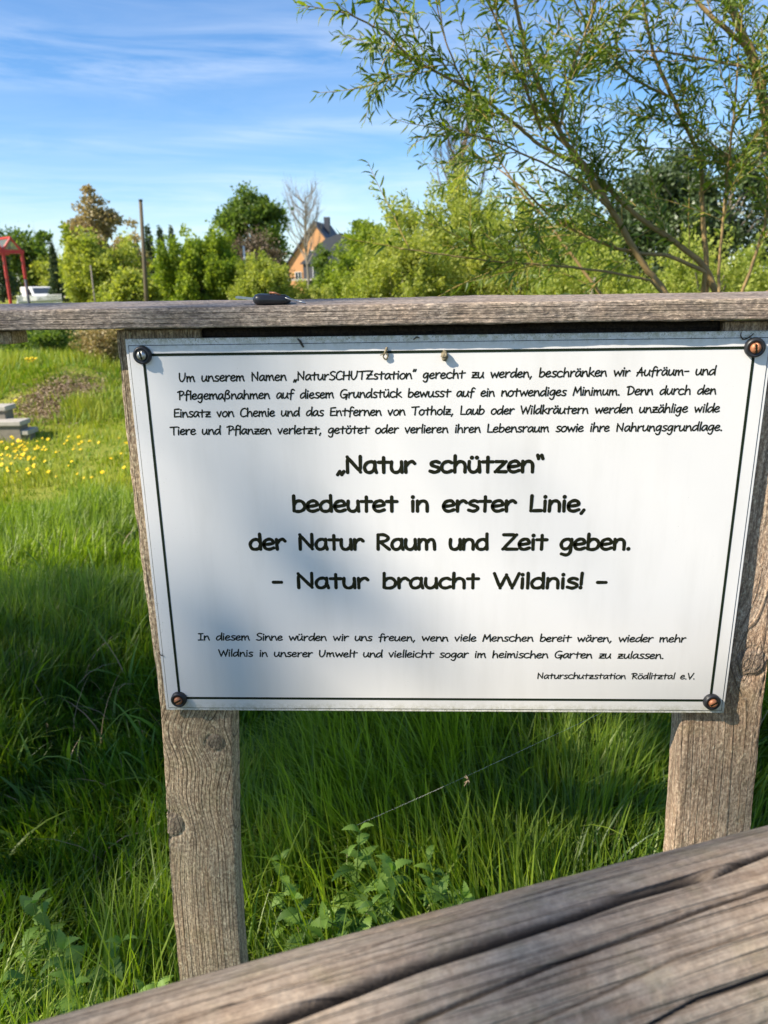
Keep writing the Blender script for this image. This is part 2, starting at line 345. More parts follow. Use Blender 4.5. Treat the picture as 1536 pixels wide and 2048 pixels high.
# ------------------------------------------------------------------ timber frame
def timber(name, P0, P1, wv, dv, w, d, mat, parent, knots=(), seed=0, dl=0.004, ds=0.004, wob=0.0012, bend=None, r=0.004, cracks=()):
    """board from P0 to P1, width w along wv, depth d along dv; grain runs lengthwise and bends round the knots (t metres from P0, s metres across the front, radius)"""
    P0 = np.array(P0, float); P1 = np.array(P1, float); L = np.linalg.norm(P1 - P0); ax = (P1 - P0) / L
    wv = np.array(wv, float); dv = np.array(dv, float)
    n = max(2, int(L / dl)); t = np.linspace(0, L, n + 1)
    # outline of the section, starting at the front left corner: front, right, back, left
    def seg(a, b, k): return [(a[0] + (b[0] - a[0]) * q / k, a[1] + (b[1] - a[1]) * q / k) for q in range(k)]
    kw = max(2, int(w / ds)); kd = max(2, int(d / ds))
    sec = []
    c = [(-w / 2, 0), (w / 2, 0), (w / 2, d), (-w / 2, d)]
    sec += seg(c[0], c[1], kw) + seg(c[1], c[2], kd) + seg(c[2], c[3], kw) + seg(c[3], c[0], kd)
    sec = np.array(sec); k = len(sec)
    # round the corners
    for q in c:
        dd = np.hypot(sec[:, 0] - q[0], sec[:, 1] - q[1]); m = dd < r
        ctr = np.array([q[0] - np.sign(q[0]) * r, r if q[1] == 0 else d - r])
        v = sec[m] - ctr; v /= np.linalg.norm(v, axis=1)[:, None] + 1e-9; sec[m] = ctr + v * r
    rr = np.random.default_rng(seed)
    T, SX = np.meshgrid(t, sec[:, 0], indexing='ij'); _, SY = np.meshgrid(t, sec[:, 1], indexing='ij')
    nrm = np.stack([SX / (w / 2), (SY - d / 2) / (d / 2)], -1); nm = np.maximum(np.abs(nrm[..., 0]), np.abs(nrm[..., 1]))[..., None]
    nrm = np.where(np.abs(nrm) > nm - 1e-3, np.sign(nrm), 0); nrm /= np.linalg.norm(nrm, axis=-1)[..., None] + 1e-9
    h = wob * (vn(T * 30, SX * 260, 1, seed + 1) * 0.5 + vn(T * 9, SX * 60 + SY * 60, 1, seed + 2)) + wob * 0.35 * vn(T * 260, SX * 420 + SY * 300, 1, seed + 5)
    edge = np.clip(1 - (np.minimum(np.abs(np.abs(SX) - w / 2) + np.abs(SY - 0), np.abs(np.abs(SX) - w / 2) + np.abs(SY - d))) / 0.007, 0, 1)
    h = h - edge * wob * 1.6 * (1 + vn(T * 70, SX * 0, 1, seed + 7))
    gx = SX.copy(); gd = SY.copy(); kn = np.zeros_like(T)
    for (kt, ks, kr) in knots:
        dt = (T - kt) / (kr * 2.6); dx = SX - ks; rad = np.hypot(dt * 2.6 * kr, dx)
        push = np.exp(-dt ** 2) * np.exp(-(dx / (kr * 3.4)) ** 2)
        gx = gx - np.sign(dx) * push * kr * 0.95 * np.clip(np.abs(dx) / (kr * 0.4), 0, 1) + 0.018 * np.exp(-((T - kt - kr * 1.5) / (kr * 3)) ** 2)
        front = SY < 0.012
        core = np.clip(1.25 - rad / kr, 0, 1) * front; kn = np.maximum(kn, np.clip(core * 2.0, 0, 0.85) * (0.75 + 0.25 * np.sin(rad * 1500)))
        h = h + front * (0.0012 * np.exp(-(rad / kr) ** 4) - 0.0024 * np.exp(-((rad - kr * 1.12) / (kr * 0.13)) ** 2) + 0.001 * np.sin(rad * 1300) * (rad < kr))
    for (ct0, ct1, cs, cw, cd) in cracks:
        wv_ = cs + 0.003 * np.sin(T * 23 + ct0 * 9) + 0.0015 * np.sin(T * 71)
        amp = np.clip(np.minimum(T - ct0, ct1 - T) / 0.03, 0, 1)
        g = np.exp(-((SX - wv_) / cw) ** 2) * amp * (SY < 0.01); h = h - cd * g; kn = np.maximum(kn, 0.9 * g)
    off = bend(t) if bend is not None else np.zeros(len(t))
    Pp = P0[None, None] + ax[None, None] * T[..., None] + wv[None, None] * (SX + off[:, None] + nrm[..., 0] * h)[..., None] + dv[None, None] * (SY + nrm[..., 1] * h)[..., None]
    V = Pp.reshape(-1, 3)
    i = np.arange(n)[:, None] * k; j = np.arange(k)[None, :]; j2 = (j + 1) % k
    Q = np.stack([i + j, i + k + j, i + k + j2, i + j2], -1).reshape(-1, 4)
    c0 = len(V); V = np.concatenate([V, V[:k].mean(0)[None], V[-k:].mean(0)[None]])
    jj = np.arange(k); Tt = np.concatenate([np.stack([np.full(k, c0), jj, (jj + 1) % k], -1), np.stack([np.full(k, c0 + 1), n * k + (jj + 1) % k, n * k + jj], -1)])
    gco = np.stack([gx + off[:, None] * 0 + seed * 0.37, T, gd + seed * 0.2], -1).reshape(-1, 3); gco = np.concatenate([gco, gco[:1], gco[-1:]])
    kk = np.concatenate([kn.ravel(), [0.3, 0.3]])
    me = mesh(name, V, [Q, Tt], mat, {'gco': gco, 'knot': kk}, True)
    return link(name, me, parent)

frame = empty('sign_fence', (0, 0.03, 0), 'weathered grey wooden post and rail frame that carries the white sign', 'wooden frame')
frame.location = (0, 0, 0)
zt = 1.447
# posts run up from the ground: t=0 at z=-0.15
def bl(t): z = -0.15 + t; return -0.036 * np.clip(0.88 - z, 0, 2) + 0.0025 * np.sin(z * 9)
def br(t): z = -0.15 + t; return 0.055 * np.clip(0.88 - z, 0, 2) + 0.002 * np.sin(z * 8 + 1)
kl = [(0.15 + 0.812, 0.028, 0.014), (0.15 + 0.655, -0.052, 0.022)]
timber('post', (-0.383, 0.0125, -0.15), (-0.383, 0.0125, zt), (1, 0, 0), (0, 1, 0), 0.113, 0.048, M['post'], frame, kl, 11, 0.003, 0.0022, 0.00045, bl, 0.003)
timber('post', (0.4235, 0.0125, -0.15), (0.4235, 0.0125, zt), (1, 0, 0), (0, 1, 0), 0.122, 0.048, M['post_r'], frame, [(0.15 + 0.955, 0.035, 0.021)], 23, 0.003, 0.0022, 0.0006, br, 0.004,
       cracks=[(0.95, 1.25, 0.052, 0.0008, 0.003)])
timber('cleat', (-0.635, 0.004, 1.4315), (-0.635, 0.004, 1.4475), (1, 0, 0), (0, 1, 0), 0.115, 0.048, M['post'], frame, [], 31, 0.004, 0.004, 0.0006, None, 0.004)
# top rail: lies flat on the posts; u runs across, front face 27 mm high
timber('rail', (-2.2, -0.018, 1.4606), (2.2, -0.018, 1.4666), (0, 0.0, 1.0), (0, 0.9985, 0.055), 0.0265, 0.118, M['rail'], frame, [], 5, 0.004, 0.0022, 0.0004, None, 0.0018,
       cracks=[(1.2, 1.72, 0.004, 0.0006, 0.0016), (2.1, 2.6, -0.003, 0.0005, 0.0014)])
# beam behind the top edge of the board
timber('crossbeam', (-0.325, 0.022, 1.399), (0.361, 0.022, 1.399), (0, 0, 1), (0, 1, 0), 0.098, 0.035, M['shade_wood'], frame, [], 8, 0.01, 0.006, 0.001, None, 0.003)

# ------------------------------------------------------------------ sign board
BZ = 1.1568
sign = empty('sign_board', (0, 0, BZ), 'white printed notice board screwed to the two posts under the rail', 'sign')
def slab(lo, hi, ch):
    x0, y0, z0 = lo; x1, y1, z1 = hi      # y0 is the front; chamfered front edge
    V = [(x0 + ch, y0, z0 + ch), (x1 - ch, y0, z0 + ch), (x1 - ch, y0, z1 - ch), (x0 + ch, y0, z1 - ch),
         (x0, y0 + ch, z0), (x1, y0 + ch, z0), (x1, y0 + ch, z1), (x0, y0 + ch, z1),
         (x0, y1, z0), (x1, y1, z0), (x1, y1, z1), (x0, y1, z1)]
    Q = [(0, 1, 2, 3), (4, 5, 1, 0), (5, 6, 2, 1), (6, 7, 3, 2), (7, 4, 0, 3), (8, 9, 5, 4), (9, 10, 6, 5), (10, 11, 7, 6), (11, 8, 4, 7), (11, 10, 9, 8)]
    return np.array(V, float), Q
b = MB(); V, Q = slab((-0.423, 0.0008, -0.2795), (0.4228, 0.004, 0.2795), 0.0006); b.add(V, Q)
b.build('backing_panel', M['board'], sign)
b = MB(); V, Q = slab((-0.4185, 0.0, -0.2745), (0.4183, 0.0020, 0.2705), 0.0003); b.add(V, Q)
b.build('front_panel', M['board'], sign)
# thin dark seam where the front panel's edge meets the backing
b = MB()
for lo, hi in (((-0.4192, 0.0004, -0.2752), (0.419, 0.00078, -0.2745)), ((0.4183, 0.0004, -0.2745), (0.419, 0.00078, 0.271)), ((-0.4192, 0.0004, 0.2705), (0.419, 0.00078, 0.2712)), ((-0.4192, 0.0004, -0.2745), (-0.4185, 0.00078, 0.2705))):
    b.box(lo, hi)
b.build('edge_seam', M['ink'], sign)
def P2S(x, y):
    p = at_y(x, y, 0.0); return np.array([p[0], p[2] - BZ])
# printed border, four flat strips joined as one frame outline
b = MB(); e = 0.0018
x0, x1, zb, zt_ = -0.400, 0.400, -0.2575, 0.2585
for lo, hi in (((x0 - e, -0.00035, zb - e), (x1 + e, -0.0001, zb + e)), ((x0 - e, -0.00035, zt_ - e), (x1 + e, -0.0001, zt_ + e)), ((x0 - e, -0.00035, zb + e), (x0 + e, -0.0001, zt_ - e)), ((x1 - e, -0.00035, zb + e), (x1 + e, -0.0001, zt_ - e))):
    b.box(lo, hi)
b.build('border_line', M['ink2'], sign)

# --- single-stroke alphabets; a stroke is "x,y x,y ..." ; leading | means straight segments; * a dot
C = {
'a': (5.2, ["4.1,4.1 3,4.9 1.3,4.3 .4,2.4 1,.4 2.4,0 3.7,1 4.2,2.8", "|4.2,4.9 4.2,2 4.7,0"]),
'b': (5.2, ["|.7,7.3 .6,.2", ".6,3 1.8,4.7 3.5,4.7 4.6,3 4.3,1 2.9,0 1.3,.0 .6,.5"]),
'c': (4.6, ["4,4.3 2.8,4.9 1.2,4.2 .4,2.4 1,.5 2.5,0 4.1,.7"]),
'd': (5.3, ["|4.3,7.4 4.4,0", "4.3,3.6 3.1,4.8 1.4,4.3 .4,2.4 1,.4 2.4,0 3.7,.5 4.3,1.7"]),
'e': (4.9, [".6,2.3 2.4,2.5 4.2,3.1 3.6,4.6 2.4,4.9 1,4.1 .4,2.4 1,.5 2.5,0 4.3,.7"]),
'f': (4.2, ["3.9,7 2.8,7.4 1.8,6.6 1.6,4.5 1.6,0", "|.3,4.4 3.4,4.6"]),
'g': (5.1, ["4.1,4.1 3,4.9 1.3,4.3 .4,2.5 1,.6 2.3,.2 3.6,1.1 4.2,2.8", "4.3,4.8 4.2,1 3.8,-1.7 2.5,-2.7 .7,-2.2"]),
'h': (5.2, ["|.7,7.4 .6,0", ".6,2.6 1.8,4.5 3.2,4.7 4.2,3.4 4.3,0"]),
'i': (1.9, ["|.8,4.7 .8,0", "*.8,6.6"]),
'k': (4.8, ["|.7,7.4 .6,0", "|3.9,4.8 .8,2.2", "|1.7,2.9 4.2,0"]),
'l': (1.8, ["|.8,7.4 .8,0"]),
'm': (7.4, ["|.6,4.8 .6,0", ".6,2.8 1.6,4.6 2.9,4.6 3.4,3.2 3.5,0", "3.5,2.9 4.6,4.6 5.8,4.6 6.4,3.2 6.6,0"]),
'n': (5.1, ["|.6,4.8 .6,0", ".6,2.7 1.7,4.5 3.2,4.7 4.1,3.4 4.2,0"]),
'o': (5.2, ["2.6,4.9 1.1,4.3 .4,2.5 1,.6 2.4,0 4,.7 4.6,2.5 4,4.3 2.6,4.9"]),
'p': (5.2, ["|.6,4.8 .6,-2.6", ".6,3 1.8,4.7 3.5,4.7 4.6,3 4.3,1 2.9,0 1.3,.2"]),
'r': (4.3, ["|.6,4.8 .7,0", ".7,2.7 1.7,4.3 3,4.9 3.9,4.0"]),
's': (4.3, ["3.8,4.4 2.5,4.9 1,4.2 1.1,3.2 2.4,2.6 3.7,1.9 3.6,.7 2.2,0 .5,.5"]),
't': (4.5, ["|2.2,6.7 2.2,0", "|.3,4.6 4.1,4.6"]),
'u': (5.1, [".6,4.8 .5,2 1.2,.3 2.6,0 3.8,1.1 4.2,2.6", "|4.2,4.8 4.4,0"]),
'v': (4.4, ["|.3,4.8 2.1,0 4,4.8"]),
'w': (6.9, ["|.3,4.8 1.8,0 3.3,4 4.9,0 6.5,4.8"]),
'z': (4.8, ["|.6,4.7 4.2,4.7 .4,.1 4.4,.1"]),
'N': (6.5, ["|.7,0 .7,7.1 5.4,.2 5.4,7.3"]),
'R': (5.6, ["|.7,0 .7,7", ".7,7 3,7 4.6,5.7 3.7,4.2 .9,3.4", "|1.4,3.5 5,0"]),
'L': (4.9, ["|.8,7.2 .6,.2 4.5,.3"]),
'W': (9.4, ["|.4,7.2 2.5,0 4.6,6.6 6.7,0 9,7.2"]),
'Z': (6.3, ["|.7,7 5.6,7 .5,.1 5.9,.1"]),
'!': (2.0, ["|1.1,7.4 .9,1.9", "*.8,.2"]),
'.': (1.9, ["*.8,.2"]), ',': (2.2, ["|1.3,.5 .4,-1.1"]),
'„': (3.4, ["|1.2,.5 .4,-1.0", "|2.7,.5 1.9,-1.0"]), '“': (3.2, ["|.7,7.5 1.1,6.0", "|2.2,7.5 2.6,6.0"]),
'-': (4.2, ["|.4,2.8 3.3,2.8"]), ' ': (4.7, []),
}
for u, base_, xs_ in (('ä', 'a', (1.6, 3.4)), ('ö', 'o', (1.7, 3.5)), ('ü', 'u', (1.5, 3.3))):
    C[u] = (C[base_][0], C[base_][1] + ["*%g,6.5" % xs_[0], "*%g,6.5" % xs_[1]])
H = dict(C)
H.update({
'a': (4.7, ["3.8,4.2 2.6,4.8 1.1,3.7 .4,1.6 1.1,.1 2.5,1 3.6,3 3.9,4.4", "3.9,4.4 3.7,2 4.3,.1"]),
'b': (4.6, ["1,7.6 .7,4 .5,.2", ".6,2.5 2,4.3 3.5,4.1 4,2.4 3,.6 1.6,0 .5,.4"]),
'd': (5.0, ["4.6,7.7 4.2,4 4.3,0", "4.1,3.9 2.8,4.6 1.2,3.6 .4,1.6 1.1,.1 2.6,.9 4.1,3.2"]),
'e': (4.2, [".6,2.3 2.3,2.5 3.5,3.6 2.9,4.7 1.6,4.4 .5,2.6 .6,.8 1.9,0 3.8,.9"]),
'f': (3.9, ["4.3,7 3.2,7.8 2.1,6.6 1.7,3 1.3,-1", "|.3,3.9 3.6,4.4"]),
'g': (4.7, ["3.8,4.2 2.6,4.8 1.1,3.7 .5,1.9 1.2,.6 2.6,1.3 3.8,3.6", "3.9,4.6 3.7,1 2.9,-2.4 1.6,-3 .5,-2"]),
'h': (4.7, ["1,7.7 .7,3.5 .5,0", ".6,2 2,4.1 3.2,4.4 3.7,3 4,0"]),
'i': (1.8, ["|.9,4.6 .7,0", "*1.1,6.4"]),
'k': (4.4, ["1,7.7 .7,3.5 .5,0", "|3.7,4.6 .7,1.9", "|1.5,2.5 4.2,0"]),
'l': (1.7, ["1.3,7.7 .9,4 .8,0"]),
'm': (6.6, ["|.7,4.6 .5,0", ".6,2.2 1.8,4.2 2.6,4.1 2.9,.2", "3,2.6 4.3,4.4 5.2,4.3 5.4,2 6,0"]),
'n': (4.7, ["|.7,4.6 .5,0", ".6,2 2,4.1 3.2,4.3 3.6,2.4 4.2,0"]),
'o': (4.5, ["2.6,4.7 1.1,3.8 .4,2 1,.3 2.3,0 3.7,1.3 4,3.3 3.2,4.6 2,4.6"]),
'r': (3.7, ["|.7,4.7 .6,0", ".7,2.2 1.8,3.9 3,4.7 3.5,4.3"]),
's': (3.8, ["3.5,4.5 2,4.7 1,3.8 1.6,2.7 3,1.8 3,.6 1.8,0 .4,.4"]),
't': (4.3, ["2.3,6.3 2,3 1.9,0", "|.2,4.1 4.5,4.6"]),
'u': (4.7, [".7,4.7 .4,2 1,.2 2.3,.5 3.5,2.6 3.9,4.7", "3.9,4.7 3.6,2.2 4.2,.1"]),
'v': (4.0, ["|.3,4.5 1.7,0 3.6,4.9"]),
'w': (6.1, ["|.4,4.6 1.5,.1 3.1,3.9 4.3,.2 5.7,4.8"]),
'z': (4.4, ["|.8,4.5 3.9,4.6 .4,.2 4,.2", "|.8,2.4 3.6,2.5"]),
'ß': (5.2, [".3,-2 1,3 1.6,6.4 3,7.6 4.1,6.6 3.4,5 2.4,4.2 3.9,3.2 4.2,1.4 3.2,.1 1.9,.3"]),
'A': (5.2, ["|.3,0 3.3,7.2 4.1,0", "|.4,2.9 4.9,3.1"]),
'C': (5.0, ["4.6,6.6 3.4,7.2 1.5,6 .5,3.4 .8,.9 2.4,0 4.5,.8"]),
'D': (5.8, ["|1.5,7 1.1,0", ".1,6.7 2.4,7.3 4.6,6 5.2,3.8 4,1.2 1.2,0"]),
'E': (4.6, ["|4.3,7 1,6.7 .5,.2 4.2,.5", "|.8,3.6 3.6,3.8"]),
'G': (6.0, ["4.9,6.8 3,7.2 1,5.4 .4,2.4 1.6,.2 3.5,.5 4.8,2.4", "|2.6,3 5.4,3.2 4.3,-1.2"]),
'H': (5.8, ["|1,7.2 .6,0", "|5,7.4 4.6,0", "|.2,3.4 5.6,3.9"]),
'I': (4.4, ["|.8,7 4.2,7.2", "|2.5,7.1 2.1,.2", "|.2,.1 3.9,.3"]),
'L': (4.4, ["|1,7.3 .6,.2 4.2,.2"]),
'M': (6.6, ["|.4,0 1.6,7 3,2.2 5.4,7.2 5.8,0"]),
'N': (5.8, ["|.7,0 .8,7 4.5,.4 4.9,7.3"]),
'P': (5.0, ["|1.8,6.8 1.3,0", ".1,6.3 2.2,7.2 4.4,6.6 4.4,5 3,3.6 1.6,3.2"]),
'R': (5.6, ["|1.8,6.8 1.3,0", ".1,6.3 2.2,7.2 4.6,6.5 4.4,4.8 1.7,3.4", "|1.9,3.4 5,0"]),
'S': (4.8, ["4.5,6.8 2.8,7.3 1.2,6 1.8,4.3 3.8,3 3.9,1.1 2.2,0 .3,.6"]),
'T': (5.4, ["|.2,6.7 5.6,7.1", "|3,6.9 2.5,0"]),
'U': (5.5, [".8,7.1 .6,2.6 1.6,.1 3,.6 4.4,3.4 4.9,7.2"]),
'V': (5.0, ["|.5,7.2 2.1,0 5.1,7.4"]),
'W': (7.4, ["|.4,7 1.9,0 4,6 5.3,.1 7.3,7.4"]),
'Z': (5.4, ["|.8,7 4.9,7 .5,.2 4.9,.3", "|1,3.6 4.5,3.8"]),
'.': (1.9, ["*.8,.1"]), ',': (2.1, ["|1.2,.6 .3,-1.4"]), '-': (3.3, ["|.3,3 2.8,3.1"]),
'„': (3.0, ["|1.2,.6 .3,-1.4", "|2.5,.6 1.6,-1.4"]), '“': (3.0, ["|1.3,7.9 .7,6.2", "|2.6,7.9 2.0,6.2"]), ' ': (4.5, []),
})
for u, base_, xs_ in (('ä', 'a', (1.6, 3.3)), ('ö', 'o', (1.6, 3.4)), ('ü', 'u', (1.7, 3.5))):
    H[u] = (H[base_][0], H[base_][1] + ["*%g,6.4" % xs_[0], "*%g,6.5" % xs_[1]])
def catmull(P, n=5):
    P = np.asarray(P, float)
    Q = np.concatenate([[2 * P[0] - P[1]], P, [2 * P[-1] - P[-2]]]); o = []
    for i in range(1, len(Q) - 2):
        for k in range(n):
            t = k / n; a, b_, c_, d_ = Q[i - 1], Q[i], Q[i + 1], Q[i + 2]
            o.append(0.5 * ((2 * b_) + (-a + c_) * t + (2 * a - 5 * b_ + 4 * c_ - d_) * t * t + (-a + 3 * b_ - 3 * c_ + d_) * t ** 3))
    o.append(P[-1]); return np.array(o)
def text_line(txt, font, pA, pB, unit, sw, slant, mat, seed=0, tail=0.0):
    """pA, pB: where the baseline starts and ends on the board (metres); unit: metres per glyph unit in height"""
    rr = random.Random(seed); adv = 0; L = []
    for ch in txt:
        w, st = font[ch]; L.append((adv, ch)); adv += w
    adv -= 0.8 if len(txt) > 1 else 0.5
    d = pB - pA; sx = np.linalg.norm(d) / (adv * 1.0); ex = d / np.linalg.norm(d); ey = np.array([-ex[1], ex[0]])
    b = MB(); lay = 0
    jig = 0.12 if font is H else 0.0
    for a, ch in L:
        jy = rr.uniform(-jig, jig); js = 1 + rr.uniform(-0.03, 0.03) * (font is H)
        for s in font[ch][1]:
            lay += 1; yy = -0.0002 - (lay % 7) * 0.00002
            r = sw / 2
            if s[0] == '*':
                px_, py_ = map(float, s[1:].split(',')); pts = np.array([[px_, py_], [px_ + 0.01, py_ + 0.05]]); r = sw * (0.62 if font is H else 0.6)
            else:
                st_ = s[0] == '|'; pts = np.array([[float(v) for v in q.split(',')] for q in s.lstrip('|').split()])
                if st_:
                    pts = np.concatenate([np.linspace(pts[i], pts[i + 1], 5)[:-1] for i in range(len(pts) - 1)] + [pts[-1:]])
                    # hand drawn: no stroke is dead straight
                    tt = np.linspace(0, 1, len(pts)); pts = pts + (0.10 * np.sin(tt * 3.14 + rr.uniform(0, 1)))[:, None] * np.array([rr.uniform(-1, 1), 0]) * (1 if font is H else 0.6)
                else: pts = catmull(pts)
            X_ = (a + pts[:, 0] * js + pts[:, 1] * slant) * sx; Y_ = (pts[:, 1] * js + jy) * unit
            P = pA[None] + X_[:, None] * ex + Y_[:, None] * ey
            D = np.gradient(P, axis=0); D /= np.linalg.norm(D, axis=1)[:, None] + 1e-12; N_ = np.stack([-D[:, 1], D[:, 0]], 1)
            n = len(P); rv = np.full(n, r) * (1 + 0.06 * np.sin(np.arange(n) * 0.9 + lay))
            Lf = P + N_ * rv[:, None]; Rt_ = P - N_ * rv[:, None]
            V = np.concatenate([Lf, Rt_]); V = np.stack([V[:, 0], np.full(len(V), yy), V[:, 1]], 1)
            i = np.arange(n - 1); b.add(V, np.stack([i, i + n, i + n + 1, i + 1], 1))
            for end, sg in ((0, -1), (n - 1, 1)):
                an0 = math.atan2(D[end][1], D[end][0]) + (0 if sg > 0 else math.pi)
                an = an0 + np.linspace(-math.pi / 2, math.pi / 2, 7)
                F = P[end][None] + r * np.stack([np.cos(an), np.sin(an)], 1)
                F = np.concatenate([P[end][None], F]); F = np.stack([F[:, 0], np.full(8, yy), F[:, 1]], 1)
                b.add(F, None, [(0, q, q + 1) for q in range(1, 7)])
            if s[0] == '|' and len(s.split()) > 2:      # round the joints
                for q in range(4, n - 1, 4):
                    an = np.linspace(0, 2 * math.pi, 9)[:-1]; F = P[q][None] + r * np.stack([np.cos(an), np.sin(an)], 1)
                    F = np.stack([F[:, 0], np.full(8, yy - 0.00001), F[:, 1]], 1); b.add(F, None, [(0, k, k + 1) for k in range(1, 7)])
    return b.build('lettering', mat, sign)
U1 = 0.00153
small = [
 ("Um unserem Namen „NaturSCHUTZstation“ gerecht zu werden, beschränken wir Aufräum- und", (358, 763.5), (1429, 749.5)),
 ("Pflegemaßnahmen auf diesem Grundstück bewusst auf ein notwendiges Minimum. Denn durch den", (356, 799), (1430, 788)),
 ("Einsatz von Chemie und das Entfernen von Totholz, Laub oder Wildkräutern werden unzählige wilde", (348, 834.5), (1437, 824)),
 ("Tiere und Pflanzen verletzt, getötet oder verlieren ihren Lebensraum sowie ihre Nahrungsgrundlage.", (341, 869.5), (1443, 861)),
 ("In diesem Sinne würden wir uns freuen, wenn viele Menschen bereit wären, wieder mehr", (396, 1280), (1369, 1284)),
 ("Wildnis in unserer Umwelt und vielleicht sogar im heimischen Garten zu zulassen.", (437, 1312.5), (1326, 1317)),
]
for k, (s, a, b_) in enumerate(small):
    text_line(s, H, P2S(*a), P2S(*b_), U1, 0.00200, 0.015, M['ink'], k)
text_line("Naturschutzstation Rödlitztal e.V.", H, P2S(1074, 1357), P2S(1388, 1358), 0.00132, 0.0017, 0.015, M['ink'], 9)
big = [("„Natur schützen“", (673, 945), (1083, 943.5)), ("bedeutet in erster Linie,", (585, 1022.5), (1168, 1022)),
       ("der Natur Raum und Zeit geben.", (499, 1098.5), (1258, 1098.5)), ("Natur braucht Wildnis!", (594, 1175.5), (1163, 1176)), ("-", (545, 1175.5), (566, 1175.5)), ("-", (1192, 1176), (1213, 1176))]
for k, (s, a, b_) in enumerate(big):
    text_line(s, C, P2S(*a), P2S(*b_), 0.0031, 0.0050, 0.0, M['ink'], 20 + k)

# rubber washers and slotted screws at the corners
def lathe(prof, k=28, squash=None):
    an = np.arange(k) * 2 * math.pi / k; P = np.array(prof, float)
    V = np.stack([P[:, None, 0] * np.cos(an)[None], np.broadcast_to(P[:, None, 1], (len(P), k)), P[:, None, 0] * np.sin(an)[None]], -1).reshape(-1, 3)
    i = np.arange(len(P) - 1)[:, None] * k; j = np.arange(k)[None]; j2 = (j + 1) % k
    return V, np.stack([i + j, i + k + j, i + k + j2, i + j2], -1).reshape(-1, 4)
for (sx_, sz_, rad, mt, ang, tilt) in ((-0.4005, 0.2585, 0.0122, 'steel', 100, (0.0, 0.05)), (0.3995, 0.2590, 0.0130, 'rust', 100, (0.1, -0.12)), (-0.4005, -0.2585, 0.0122, 'rust', 28, (0, 0)), (0.4015, -0.2585, 0.0125, 'rust', 30, (-0.05, 0.05))):
    V, Q = lathe([(rad, -0.0001), (rad * 1.0, -0.002), (rad * 0.96, -0.0058), (rad * 0.86, -0.0074), (rad * 0.74, -0.0078), (rad * 0.66, -0.0066), (0.0001, -0.006)])
    wa = mesh('washer', V, Q, M['rubber'], smooth=True)
    w_ = link('washer', wa, sign, (sx_, 0, sz_)); w_.rotation_euler = (tilt[0], 0, tilt[1])
    hr = rad * 0.52; prof = [(hr, -0.006), (hr, -0.0075)] + [(hr * math.cos(q), -0.0075 - 0.0042 * math.sin(q)) for q in np.linspace(0.15, 1.5, 7)]
    V, Q = lathe(prof, 40)
    # slot across the head
    ca, sa = math.cos(R(ang)), math.sin(R(ang)); dd = np.abs(-V[:, 0] * sa + V[:, 2] * ca)
    V[:, 1] += np.where((dd < 0.0011) & (V[:, 1] < -0.0076), 0.0018, 0)
    h_ = link('screw_head', mesh('screw_head', V, Q, M[mt], smooth=True), w_)
    if mt == 'steel': h_['label'] = 'shiny zinc slotted screw head'
    else: h_['label'] = 'rusty orange slotted screw head'
    b = MB(); L_ = hr * 0.86
    b.box((-L_, -0.0113, -0.0007), (L_, -0.0098, 0.0007)); sl_ = b.build('slot', M['ink'], h_)
    sl_.parent = w_; sl_.rotation_euler = (0, -R(ang), 0)

# ------------------------------------------------------------------ foreground log rail
a1, a2 = ray(60, 2048), ray(1536, 1650)
nrm_ = np.cross(a1, a2); nrm_ /= np.linalg.norm(nrm_)
AX = np.cross(nrm_, [0, 0, 1]); AX /= -np.linalg.norm(AX)          # runs right and away
MD = np.cross(AX, nrm_); MD *= -1 if MD @ FW < 0 else 1
LR = 0.088; LC = CW + MD * 0.60 + nrm_ * LR                         # a point on the axis nearest the camera
E1 = -nrm_; E2 = np.cross(AX, E1)
def log_hit(x, y):
    d = ray(x, y); d = d / np.linalg.norm(d); o = CW - LC
    d2 = np.array([d @ E1, d @ E2]); o2 = np.array([o @ E1, o @ E2])
    A = d2 @ d2; B = 2 * o2 @ d2; Cc = o2 @ o2 - LR ** 2; D = B * B - 4 * A * Cc
    if D < 0: t = -B / (2 * A)
    else: t = (-B - math.sqrt(D)) / (2 * A)
    p = o + d * t; return p @ AX, math.atan2(p @ E2, p @ E1)
cr = [([(380, 2105), (530, 2045), (700, 1985), (850, 1930), (1000, 1880), (1150, 1835), (1250, 1797), (1330, 1775), (1424, 1750)], 0.0036, 0.016),
      ([(1405, 1765), (1470, 1733), (1536, 1708), (1620, 1678)], 0.0022, 0.008), ([(720, 2100), (840, 2045), (1000, 1977), (1110, 1930), (1250, 1880), (1400, 1822), (1536, 1775), (1620, 1745)], 0.0013, 0.005),
      ([(1220, 2095), (1310, 2048), (1400, 1998), (1536, 1950), (1620, 1925)], 0.0011, 0.007), ([(950, 2105), (1060, 2048), (1200, 1990), (1350, 1920), (1536, 1855)], 0.0008, 0.003),
      ([(100, 2080), (204, 2046), (330, 2005), (569, 1945), (700, 1905)], 0.0008, 0.003), ([(420, 2000), (640, 1935), (900, 1850), (1200, 1757), (1330, 1715)], 0.0007, 0.002),
      ([(250, 2085), (480, 2005), (760, 1915), (960, 1855)], 0.0006, 0.0018), ([(1000, 2000), (1150, 1940), (1300, 1890), (1480, 1828)], 0.0006, 0.0016)]
L0, L1 = -1.1, 1.5
nt_, na = 520, 620
tt = np.linspace(L0, L1, nt_ + 1); aa = np.linspace(-math.pi, math.pi, na, endpoint=False)
